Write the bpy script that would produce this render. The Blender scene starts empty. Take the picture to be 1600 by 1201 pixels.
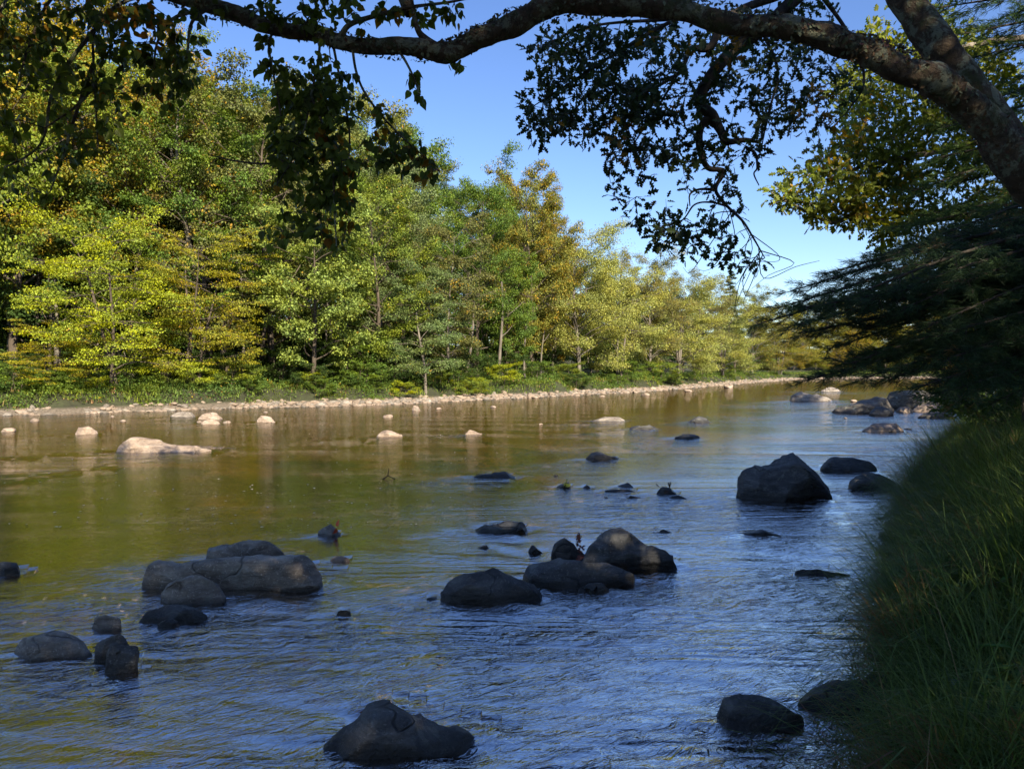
import bpy, bmesh, math, random
import numpy as np
from mathutils import Vector, noise as mnoise
C = bpy.context.scene.collection
PI = math.pi
rad = math.radians
RNG = np.random.default_rng(7)
random.seed(7)

# ------------------------------------------------------------------ camera
F = 1200.0; PITCH = math.atan(25.5/1200); CAMZ = 2.0
cd = bpy.data.cameras.new('camera'); cam = bpy.data.objects.new('camera', cd); C.objects.link(cam)
cam.location = (0, 0, CAMZ); cam.rotation_euler = (PI/2-PITCH, 0, 0)
cd.sensor_width = 36; cd.lens = 36*F/1600; cd.clip_start = 0.05; cd.clip_end = 3000
bpy.context.scene.camera = cam
# ------------------------------------------------------------------ sky, sun, exposure
SUN_EL = rad(33); SUN_AZ = rad(153)      # azimuth of the sun clockwise from +Y (behind the viewer, to the right)
W = bpy.data.worlds.new('World'); bpy.context.scene.world = W; W.use_nodes = True
wn = W.node_tree.nodes; wl = W.node_tree.links
bg = wn['Background']; sky = wn.new('ShaderNodeTexSky'); sky.sky_type = 'NISHITA'; sky.sun_disc = False
sky.sun_elevation = SUN_EL; sky.sun_rotation = SUN_AZ; sky.air_density = 1.0; sky.dust_density = 0.3; sky.ozone_density = 3.5
hs = wn.new('ShaderNodeHueSaturation'); hs.inputs['Saturation'].default_value = 1.12; hs.inputs['Hue'].default_value = 0.512
wl.new(sky.outputs[0], hs.inputs['Color']); wl.new(hs.outputs[0], bg.inputs[0]); bg.inputs[1].default_value = 0.090
sd = bpy.data.lights.new('sun', 'SUN'); sun = bpy.data.objects.new('sun', sd); C.objects.link(sun)
sd.energy = 5.0; sd.angle = rad(0.5); sd.color = (1.0, 0.87, 0.66)
SDIR = Vector((math.sin(SUN_AZ)*math.cos(SUN_EL), math.cos(SUN_AZ)*math.cos(SUN_EL), math.sin(SUN_EL)))
sun.rotation_euler = SDIR.to_track_quat('Z', 'Y').to_euler()
vs = bpy.context.scene.view_settings
vs.view_transform = 'Standard'; vs.look = 'None'; vs.gamma = 1; vs.exposure = 1.27
cy = bpy.context.scene.cycles
cy.max_bounces = 8; cy.transparent_max_bounces = 16; cy.diffuse_bounces = 3; cy.glossy_bounces = 3; cy.transmission_bounces = 4
cy.use_denoising = True; cy.sample_clamp_indirect = 6; cy.caustics_reflective = False; cy.caustics_refractive = False

# ------------------------------------------------------------------ pixel -> point
CP, SP = math.cos(PITCH), math.sin(PITCH)
def ray(px, py):
    u = (px-800)/F; v = (600.5-py)/F
    return np.array([u, CP+v*SP, -SP+v*CP])
def at(px, py, Y):
    d = ray(px, py); return d*(Y/d[1]) + np.array([0, 0, CAMZ])
def onz(px, py, z=0.0):
    d = ray(px, py); return d*((z-CAMZ)/d[2]) + np.array([0, 0, CAMZ])
def z_at(py, Y): return at(800, py, Y)[2]

# ------------------------------------------------------------------ mesh helpers
def mk(name, batches, mats, parent=None, smooth=True, label=None, cat=None, group=None, kind=None):
    """batches: [(verts Nx3, faces Mxk, material index)]"""
    vs_, loops, starts, mi, off, lo = [], [], [], [], 0, 0
    for b in batches:
        v = np.asarray(b[0], dtype=np.float32); f = np.asarray(b[1], dtype=np.int64); m = b[2] if len(b) > 2 else 0
        if len(f) == 0: continue
        vs_.append(v); loops.append((f+off).ravel()); k = f.shape[1]
        starts.append(lo+np.arange(len(f))*k); lo += f.size; mi.append(np.full(len(f), m)); off += len(v)
    V = np.concatenate(vs_); L = np.concatenate(loops).astype(np.int32); S = np.concatenate(starts).astype(np.int32)
    me = bpy.data.meshes.new(name); me.vertices.add(len(V)); me.vertices.foreach_set('co', V.ravel())
    me.loops.add(len(L)); me.loops.foreach_set('vertex_index', L)
    me.polygons.add(len(S)); me.polygons.foreach_set('loop_start', S)
    me.polygons.foreach_set('material_index', np.concatenate(mi).astype(np.int32))
    for m in (mats if isinstance(mats, (list, tuple)) else [mats]): me.materials.append(m)
    me.update(calc_edges=True)
    me.polygons.foreach_set('use_smooth', np.full(len(S), smooth))
    o = bpy.data.objects.new(name, me); C.objects.link(o)
    if parent is not None: o.parent = parent
    return tag(o, label, cat, group, kind)
def tag(o, label=None, cat=None, group=None, kind=None):
    if label: o['label'] = label
    if cat: o['category'] = cat
    if group: o['group'] = group
    if kind: o['kind'] = kind
    return o
def empty(name, loc, label, cat, group=None):
    o = bpy.data.objects.new(name, None); C.objects.link(o); o.location = loc; o.empty_display_size = .2
    return tag(o, label, cat, group)
def nrm(a):
    return a/np.maximum(np.linalg.norm(a, axis=-1, keepdims=True), 1e-9)
def tube(pts, radii, sides=8, rough=0.0, seed=0, cap=True):
    pts = np.asarray(pts, float); n = len(pts)
    radii = np.asarray(radii, float)
    T = np.gradient(pts, axis=0); T = nrm(T)
    ref = np.array([0, 0, 1.0]) if abs(T[0][2]) < 0.9 else np.array([1.0, 0, 0])
    A = nrm(np.cross(T[0], ref)); out = []
    a = np.linspace(0, 2*PI, sides, endpoint=False)
    for i in range(n):
        A = A - T[i]*np.dot(A, T[i]); A = A/max(np.linalg.norm(A), 1e-9); B = np.cross(T[i], A)
        ring = (np.cos(a)[:, None]*A + np.sin(a)[:, None]*B)
        r = np.full(sides, radii[i])
        if rough:
            for j in range(sides):
                p = pts[i]+ring[j]*radii[i]
                r[j] *= 1+rough*(mnoise.noise(Vector(p*2.2+seed))*1.1+0.7*mnoise.noise(Vector(p*7.0+seed)) + .35*mnoise.noise(Vector(p*21.0+seed)))
        out.append(pts[i]+ring*r[:, None])
    V = np.concatenate(out)
    i, j = np.meshgrid(np.arange(n-1), np.arange(sides), indexing='ij'); i = i.ravel(); j = j.ravel(); k = (j+1) % sides
    Fq = np.stack([i*sides+j, i*sides+k, (i+1)*sides+k, (i+1)*sides+j], 1)
    if cap:
        V = np.concatenate([V, pts[:1], pts[-1:]]); c0 = n*sides; c1 = c0+1
        j = np.arange(sides); k = (j+1) % sides
        e = np.stack([np.full(sides, c0), k, j, j*0+c0], 1)
        e2 = np.stack([np.full(sides, c1), (n-1)*sides+j, (n-1)*sides+k], 1)
        return [(V, Fq, 0), ] + [(V[np.r_[(n-1)*sides:n*sides, c1]], np.stack([np.full(sides, sides), j, k], 1), 0)]
    return [(V, Fq, 0)]
def smooth_path(pts, n=8):
    P = [Vector(p) for p in pts]; out = []
    Q = [P[0]*2-P[1]] + P + [P[-1]*2-P[-2]]
    for i in range(1, len(Q)-2):
        for s in range(n):
            t = s/n; a, b, c, d = Q[i-1], Q[i], Q[i+1], Q[i+2]
            out.append(0.5*((2*b)+(c-a)*t+(2*a-5*b+4*c-d)*t*t+(3*b-a-3*c+d)*t**3))
    out.append(P[-1]); return np.array([list(p) for p in out])
def interp_r(rs, n, m):   # radii at control points -> radii at path points
    return np.interp(np.linspace(0, len(rs)-1, m), np.arange(len(rs)), rs)
# leaf templates: verts (u along, v across, w up), faces of equal length
RHOMB = (np.array([[0, 0, 0], [.45, .32, .05], [1, 0, -.04], [.45, -.32, .05]]), np.array([[0, 1, 2, 3]]))
HEART = (np.array([[0, 0, 0], [-.06, .2, .03], [.1, .4, .07], [.42, .4, .07], [.78, .16, .02], [1.05, 0, -.06], [.42, 0, -.02],
                   [-.06, -.2, .03], [.1, -.4, .07], [.42, -.4, .07], [.78, -.16, .02]]),
         np.array([[0, 1, 2, 3, 6], [6, 3, 4, 5, 5], [0, 6, 9, 8, 7], [6, 5, 10, 9, 9]]))
HEART = (HEART[0], [np.array([[0, 6, 3, 2, 1], [0, 7, 8, 9, 6]]), np.array([[6, 5, 4, 3], [6, 9, 10, 5]])])
OAK = (np.array([[0, 0, 0], [.12, .06, .01], [.25, .26, .05], [.34, .1, .02], [.52, .36, .07], [.6, .12, .02], [.78, .24, .03], [.82, .08, 0], [1, 0, -.06],
                 [.12, -.06, .01], [.25, -.26, .05], [.34, -.1, .02], [.52, -.36, .07], [.6, -.12, .02], [.78, -.24, .03], [.82, -.08, 0], [.5, 0, -.02]]),
       [np.array([[0, 1, 2, 3], [0, 11, 10, 9], [3, 4, 5, 16], [16, 13, 12, 11], [5, 6, 7, 8], [8, 15, 14, 13]]),
        np.array([[0, 3, 16], [0, 16, 11], [16, 5, 8], [16, 8, 13]])])
def place(tmpl, pos, direc, normal, size, mat=0):
    """copy a template to N places"""
    T, FS = tmpl; FS = FS if isinstance(FS, list) else [FS]
    D = nrm(direc); N_ = normal-D*np.sum(normal*D, 1, keepdims=True); N_ = nrm(N_); S = np.cross(N_, D)
    n = len(pos); k = len(T); size = np.broadcast_to(np.asarray(size, float), (n,)) if np.ndim(size) < 2 else size
    sz = size[:, None, None]
    V = pos[:, None, :] + sz*(T[None, :, 0:1]*D[:, None, :] + T[None, :, 1:2]*S[:, None, :] + T[None, :, 2:3]*N_[:, None, :])
    V = V.reshape(-1, 3); base = (np.arange(n)*k)[:, None, None]
    if len(FS) == 1: return [(V, (FS[0][None]+base).reshape(-1, FS[0].shape[1]), mat)]
    # several face sizes over the same verts: keep one island by splitting to triangles
    tris = []
    for f in FS:
        for j in range(1, f.shape[1]-1): tris.append(f[:, [0, j, j+1]])
    f = np.concatenate(tris)
    return [(V, (f[None]+base).reshape(-1, 3), mat)]
def rnd_dirs(n, rng=RNG):
    return nrm(rng.normal(size=(n, 3)))

# ------------------------------------------------------------------ materials
class M_:
    def __init__(s, name):
        s.m = bpy.data.materials.new(name); s.m.use_nodes = True; s.t = s.m.node_tree; s.n = s.t.nodes; s.n.clear()
        s.out = s.n.new('ShaderNodeOutputMaterial')
    def a(s, typ, ins=None, **kw):
        nd = s.n.new(typ)
        for k, v in kw.items(): setattr(nd, k, v)
        for k, v in (ins or {}).items():
            if hasattr(v, 'is_output') or isinstance(v, bpy.types.NodeSocket): s.t.links.new(v, nd.inputs[k])
            else: nd.inputs[k].default_value = v
        return nd
    def noise(s, vec, scale, detail=4, rough=.6, dist=0): return s.a('ShaderNodeTexNoise', {'Vector': vec, 'Scale': scale, 'Detail': detail, 'Roughness': rough, 'Distortion': dist}).outputs['Fac']
    def ramp(s, fac, stops):
        r = s.a('ShaderNodeValToRGB', {'Fac': fac}); e = r.color_ramp.elements
        while len(e) < len(stops): e.new(.5)
        for i, (p, c) in enumerate(stops):
            e[i].position = p; e[i].color = (*c, 1) if len(c) == 3 else c
        return r.outputs[0]
    def rng(s, v, a, b, c, d): return s.a('ShaderNodeMapRange', {'Value': v, 'From Min': a, 'From Max': b, 'To Min': c, 'To Max': d}).outputs[0]
    def mix(s, f, a, b, mode='MIX'):
        n = s.a('ShaderNodeMix', data_type='RGBA', blend_type=mode)
        for k, v in ((0, f), (6, a), (7, b)):
            if isinstance(v, bpy.types.NodeSocket): s.t.links.new(v, n.inputs[k])
            else: n.inputs[k].default_value = (*v, 1) if isinstance(v, tuple) and len(v) == 3 else v
        return n.outputs[2]
    def math(s, op, a, b=0.0, c=0.0):
        n = s.a('ShaderNodeMath', operation=op)
        for k, v in enumerate((a, b, c)):
            if isinstance(v, bpy.types.NodeSocket): s.t.links.new(v, n.inputs[k])
            else: n.inputs[k].default_value = v
        return n.outputs[0]
    def bump(s, h, dist, strength=1.0, normal=None):
        i = {'Height': h, 'Distance': dist, 'Strength': strength}
        if normal is not None: i['Normal'] = normal
        return s.a('ShaderNodeBump', i).outputs[0]
    def fin(s, sock): s.t.links.new(sock, s.out.inputs[0]); return s.m

def leaf_mat(name, gold=(.38, .31, .03), trans=.32, rough=.55, fixed=None, spread=.5):
    m = M_(name); oi = m.a('ShaderNodeObjectInfo'); g = m.a('ShaderNodeNewGeometry'); tc = m.a('ShaderNodeTexCoord')
    isl = g.outputs['Random Per Island']
    base = oi.outputs['Color'] if fixed is None else m.a('ShaderNodeRGB').outputs[0]
    if fixed is not None: base.default_value = (*fixed[:3], 1)
    al = oi.outputs['Alpha'] if fixed is None else fixed[3]
    val = m.rng(isl, 0, 1, 1-spread, 1+spread)
    cl = m.noise(tc.outputs['Object'], .55, 2, .5)
    hue = m.a('ShaderNodeHueSaturation', {'Color': base, 'Value': val, 'Hue': m.rng(cl, .3, .7, .478, .522), 'Saturation': m.rng(cl, .3, .7, 1.08, .9)}).outputs[0]
    # turned leaves: whole sprays of a crown and single leaves
    cl2 = m.noise(tc.outputs['Object'], 1.1, 2, .6)
    k = m.math('ADD', m.math('MULTIPLY', cl2, 1.5), m.math('MULTIPLY', isl, .35))     # ~ .5 .. 1.3
    mask = m.math('GREATER_THAN', m.math('ADD', m.math('SUBTRACT', k, 1.30), al), 0.0)
    gd = m.ramp(m.math('FRACT', m.math('MULTIPLY', isl, 37.0)), [(0, gold), (.75, (gold[0]*1.1, gold[1]*.9, gold[2])), (1, (gold[0]*1.0, gold[1]*.62, gold[2]*1.1))])
    col = m.mix(mask, hue, gd)
    p = m.a('ShaderNodeBsdfPrincipled', {'Base Color': col, 'Roughness': rough, 'Specular IOR Level': .2})
    tr = m.a('ShaderNodeBsdfTranslucent', {'Color': m.a('ShaderNodeHueSaturation', {'Color': col, 'Value': 1.25, 'Saturation': 1.15, 'Hue': .492}).outputs[0]})
    mx = m.a('ShaderNodeMixShader', {0: trans, 1: p.outputs[0], 2: tr.outputs[0]})
    return m.fin(mx.outputs[0])
def bark_mat(name, c1, c2, scale=6, moss=None, lichen=None, dist=.02, alongz=.25):
    m = M_(name); tc = m.a('ShaderNodeTexCoord'); mp = m.a('ShaderNodeMapping', {'Vector': tc.outputs['Object'], 'Scale': (1, 1, alongz)})
    n1 = m.noise(mp.outputs[0], scale, 6, .7, .6); n2 = m.noise(tc.outputs['Object'], scale*.3, 3)
    col = m.ramp(n1, [(.3, c1), (.7, c2)])
    col = m.mix(m.rng(n2, .3, .7, 0, .5), col, c1)
    h = n1
    if lichen:
        v = m.noise(tc.outputs['Object'], 7, 8, .75, .4)
        col = m.mix(m.rng(v, .5, .56, 0, .85), col, lichen); h = m.math('ADD', h, m.math('MULTIPLY', v, 1.2))
    if moss:
        v2 = m.noise(tc.outputs['Object'], 3.1, 8, .8, 1.0)
        col = m.mix(m.rng(v2, .52, .6, 0, .9), col, moss); h = m.math('ADD', h, m.math('MULTIPLY', v2, .8))
    p = m.a('ShaderNodeBsdfPrincipled', {'Base Color': col, 'Roughness': .85, 'Specular IOR Level': .2, 'Normal': m.bump(h, dist)})
    return m.fin(p.outputs[0])
def rock_mat(name, c1, c2, c3, wet=.07, streak=1.0, lich=0.0):
    m = M_(name); tc = m.a('ShaderNodeTexCoord'); g = m.a('ShaderNodeNewGeometry'); oi = m.a('ShaderNodeObjectInfo')
    off = m.a('ShaderNodeVectorMath', {0: g.outputs['Position'], 1: (0, 0, 0)}, operation='ADD').outputs[0]
    mp = m.a('ShaderNodeMapping', {'Vector': off, 'Rotation': (.35, .25, .5), 'Scale': (1, 1, 3.5*streak)})
    n1 = m.noise(mp.outputs[0], 2.6, 8, .65, .5); n2 = m.noise(off, 14, 6, .7); n3 = m.noise(off, 1.7, 3)
    col = m.ramp(n1, [(.3, c1), (.52, c2), (.72, c3)])
    col = m.mix(m.rng(n2, .35, .65, 0, .45), col, c1)
    ck = m.noise(m.a('ShaderNodeMapping', {'Vector': off, 'Rotation': (.9, .4, .2), 'Scale': (1, 1, 2)}).outputs[0], 1.0, 3, .5, .35)
    crack = m.math('MULTIPLY', m.rng(m.math('ABSOLUTE', m.math('SUBTRACT', ck, .48)), 0, .006, 1, 0), m.rng(n3, .45, .6, 0, 1))
    # pale mineral veins
    vn = m.noise(mp.outputs[0], 1.3, 5, .6, 1.2)
    vein = m.a('ShaderNodeMath', {0: m.math('ABSOLUTE', m.math('SUBTRACT', vn, .5)), 1: .006}, operation='LESS_THAN').outputs[0]
    col = m.mix(m.math('MULTIPLY', vein, .14), col, tuple(min(1, x*1.6) for x in c3))
    spk = m.noise(off, 45, 3, .7); col = m.mix(m.rng(spk, .6, .66, 0, .5), col, tuple(min(1, x*1.3) for x in c3)); col = m.mix(m.math('MULTIPLY', crack, .6), col, (.012, .011, .01))
    lv0 = m.noise(off, 3.4, 8, .8, .6); col = m.mix(m.rng(lv0, .57, .61, 0, .45), col, (.22, .23, .20))
    if lich:
        lv = m.noise(off, 6, 8, .8, .5); col = m.mix(m.rng(lv, .55, .6, 0, lich), col, (.30, .33, .27))
    sx = m.a('ShaderNodeSeparateXYZ', {0: g.outputs['Position']})
    zz = m.math('ADD', sx.outputs[2], m.math('MULTIPLY', m.math('SUBTRACT', n3, .5), .06))
    wetf = m.rng(zz, wet-.02, wet+.03, 1, 0)
    hs_ = m.a('ShaderNodeHueSaturation', {'Color': col, 'Value': m.rng(oi.outputs['Random'], 0, 1, .8, 1.15)}).outputs[0]
    col = m.mix(wetf, hs_, m.mix(.75, hs_, (.012, .011, .009)))
    h = m.math('SUBTRACT', m.math('ADD', m.math('MULTIPLY', n1, 1.0), m.math('MULTIPLY', n2, .45)), m.math('MULTIPLY', crack, .35))
    p = m.a('ShaderNodeBsdfPrincipled', {'Base Color': col, 'Roughness': m.rng(wetf, 0, 1, .75, .3), 'Specular IOR Level': .35, 'Normal': m.bump(h, .06)})
    return m.fin(p.outputs[0])

LEAF = leaf_mat('foliage')
LEAF_NEAR = leaf_mat('near_leaves', gold=(.26, .17, .02), fixed=(.11, .145, .03, .16), trans=.55, rough=.4)
LEAF_OAK = leaf_mat('oak_leaves', gold=(.20, .14, .02), fixed=(.045, .07, .024, .10), trans=.35, rough=.4)
LEAF_MAPLE = leaf_mat('turned_leaves', gold=(.40, .35, .05), fixed=(.20, .24, .04, .13), trans=.45)
NEEDLE = leaf_mat('pine_needles', gold=(.2, .14, .05), fixed=(.038, .07, .028, .02), trans=.25, rough=.5)
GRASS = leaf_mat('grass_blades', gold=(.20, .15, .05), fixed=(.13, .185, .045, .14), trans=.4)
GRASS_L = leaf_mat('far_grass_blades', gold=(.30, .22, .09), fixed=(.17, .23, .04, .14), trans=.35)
BARK = bark_mat('trunk_bark', (.045, .035, .028), (.16, .13, .10), 5)
BARKP = bark_mat('pale_trunk_bark', (.07, .06, .05), (.30, .265, .22), 4)
BARKN = bark_mat('near_limb_bark', (.035, .028, .022), (.22, .16, .11), 16, moss=(.085, .10, .045), lichen=(.28, .30, .22), dist=.03, alongz=1)
BARKO = bark_mat('dark_twig_bark', (.02, .017, .015), (.09, .075, .06), 18, dist=.01, alongz=1)
ROCKD = rock_mat('dark_river_rock', (.04, .04, .042), (.10, .10, .10), (.21, .205, .19))
ROCKM = rock_mat('grey_river_rock', (.09, .075, .062), (.27, .235, .20), (.48, .43, .37), wet=.02)
ROCKT = rock_mat('tan_river_rock', (.16, .115, .085), (.36, .28, .215), (.52, .43, .35), wet=-.01)
ROCKL = rock_mat('lichened_rock', (.04, .038, .034), (.12, .105, .09), (.22, .19, .16), lich=.6)

# ------------------------------------------------------------------ river and ground
LB = np.array([(-160, -75), (-95, -25), (-50, 8), (-33, 22), (-21.3, 32), (-15.4, 37), (-7, 42.3), (0, 51), (10.8, 65), (20, 82), (34, 108), (50, 136), (78, 156), (120, 166), (200, 166), (330, 150)], float)
RB = np.array([(-70, -90), (-38, -42), (-16, -20), (-5, -7), (-1.2, -2), (.35, .6), (2.0, 3.8), (3.7, 7), (5.65, 10.7), (11, 19), (19, 30), (36, 53), (62, 92), (78, 118), (118, 134), (200, 130), (330, 112)], float)
def pdist(P, line):
    """signed distance, + on the left of the direction of travel"""
    best = np.full(len(P), 1e9); sg = np.zeros(len(P))
    for a, b in zip(line[:-1], line[1:]):
        ab = b-a; t = np.clip(((P-a)@ab)/(ab@ab), 0, 1); q = a+t[:, None]*ab; d = np.linalg.norm(P-q, axis=1)
        cr = ab[0]*(P[:, 1]-a[1])-ab[1]*(P[:, 0]-a[0]); u = d < best-1e-9
        best[u] = d[u]; sg[u] = np.sign(cr[u])
    return best*sg
def wob(P, s, seed):
    x, y = P[:, 0]*s, P[:, 1]*s
    return (np.sin(x*1.3+seed)+np.sin(y*1.7+seed*2.1)+np.sin((x+y)*.9+seed*.7+1.3*np.sin(y*.8))+np.sin((x-y)*2.3+seed*1.3))/4
def ground_z(P):
    P = np.atleast_2d(P)[:, :2]
    dl = pdist(P, LB)+wob(P, .5, 1)*1.0+wob(P, 2.3, 6)*.35; dr = -pdist(P, RB)+wob(P, 1.6, 4)*.22
    z = np.full(len(P), 0.)
    inr = (dl < 0) & (dr < 0)
    e = np.minimum(-dl, -dr)
    z[inr] = -np.minimum(.55, .05+e[inr]*.09)-.05*wob(P[inr], 2.5, 2)
    L = dl >= 0; d = dl[L]
    st0 = np.where(P[L][:, 0] < -14, .3, 1.3)+.7*wob(P[L], .45, 9); step = np.clip((d-st0)/1.5, 0, 1); step = step*step*(3-2*step)
    z[L] = np.minimum(d*.10, .2)+.75*step+np.clip(d-4, 0, 60)*.022+np.clip(d-14, 0, 70)*np.where(P[L][:, 1] > 115, .07, .14)+.10*wob(P[L], .9, 3)*step - .04*(d < .4)
    R = (dr >= 0) & ~L; d = dr[R]
    rise = 1-np.exp(-d/(1.5+np.clip(P[R][:, 1]-9, 0, 20)*.16))
    # lower where the viewer stands
    r0 = np.linalg.norm(P[R], axis=1); lo = np.clip((r0-1.0)/5, .35, 1)
    z[R] = (1.05*rise+np.clip(d, 0, 40)*.05)*lo+.13*wob(P[R], 1.7, 6)*np.clip(d, 0, 1)+.05*wob(P[R], 5.1, 2)+.05
    return z
def polar(rmin, rmax, nr, angs):
    r = np.geomspace(rmin, rmax, nr); R_, A_ = np.meshgrid(r, angs, indexing='ij')
    X = R_*np.sin(A_); Y = R_*np.cos(A_); na = len(angs)
    i, j = np.meshgrid(np.arange(nr-1), np.arange(na), indexing='ij'); i = i.ravel(); j = j.ravel(); k = (j+1) % na
    return X.ravel(), Y.ravel(), np.stack([i*na+j, (i+1)*na+j, (i+1)*na+k, i*na+k], 1)
angs = np.concatenate([np.linspace(-rad(42), rad(42), 420), np.linspace(rad(42), 2*PI-rad(42), 130)[1:-1]])
x, y, f = polar(.3, 900, 300, angs)
z = ground_z(np.stack([x, y], 1))
m = M_('ground_soil'); g = m.a('ShaderNodeNewGeometry'); pos = g.outputs['Position']
n1 = m.noise(pos, 1.2, 6, .7); n2 = m.noise(pos, 9, 5, .7); sx = m.a('ShaderNodeSeparateXYZ', {0: pos})
vor = m.a('ShaderNodeTexVoronoi', {'Vector': m.a('ShaderNodeMapping', {'Vector': pos, 'Scale': (1, 1, .4)}).outputs[0], 'Scale': 5.0, 'Randomness': 1.0})
bed = m.ramp(vor.outputs['Color'], [(.1, (.08, .05, .02)), (.5, (.24, .15, .06)), (.9, (.38, .26, .13))])
bed = m.mix(m.rng(n1, .3, .7, .1, .8), bed, (.14, .10, .03))
shore = m.ramp(n2, [(.3, (.07, .055, .04)), (.7, (.22, .18, .14))])
soil = m.ramp(n1, [(.3, (.02, .018, .010)), (.7, (.05, .06, .022))])
col = m.mix(m.rng(sx.outputs[2], -.06, .02, 0, 1), bed, shore)
col = m.mix(m.rng(m.math('ADD', sx.outputs[2], m.math('MULTIPLY', m.math('SUBTRACT', n1, .5), .12)), .18, .3, 0, 1), col, soil)
p = m.a('ShaderNodeBsdfPrincipled', {'Base Color': col, 'Roughness': .9, 'Normal': m.bump(m.math('ADD', n2, m.math('MULTIPLY', vor.outputs['Distance'], -.8)), .05)})
GROUND = m.fin(p.outputs[0])
mk('ground', [(np.stack([x, y, z], 1), f, 0)], GROUND, kind='structure')

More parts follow.
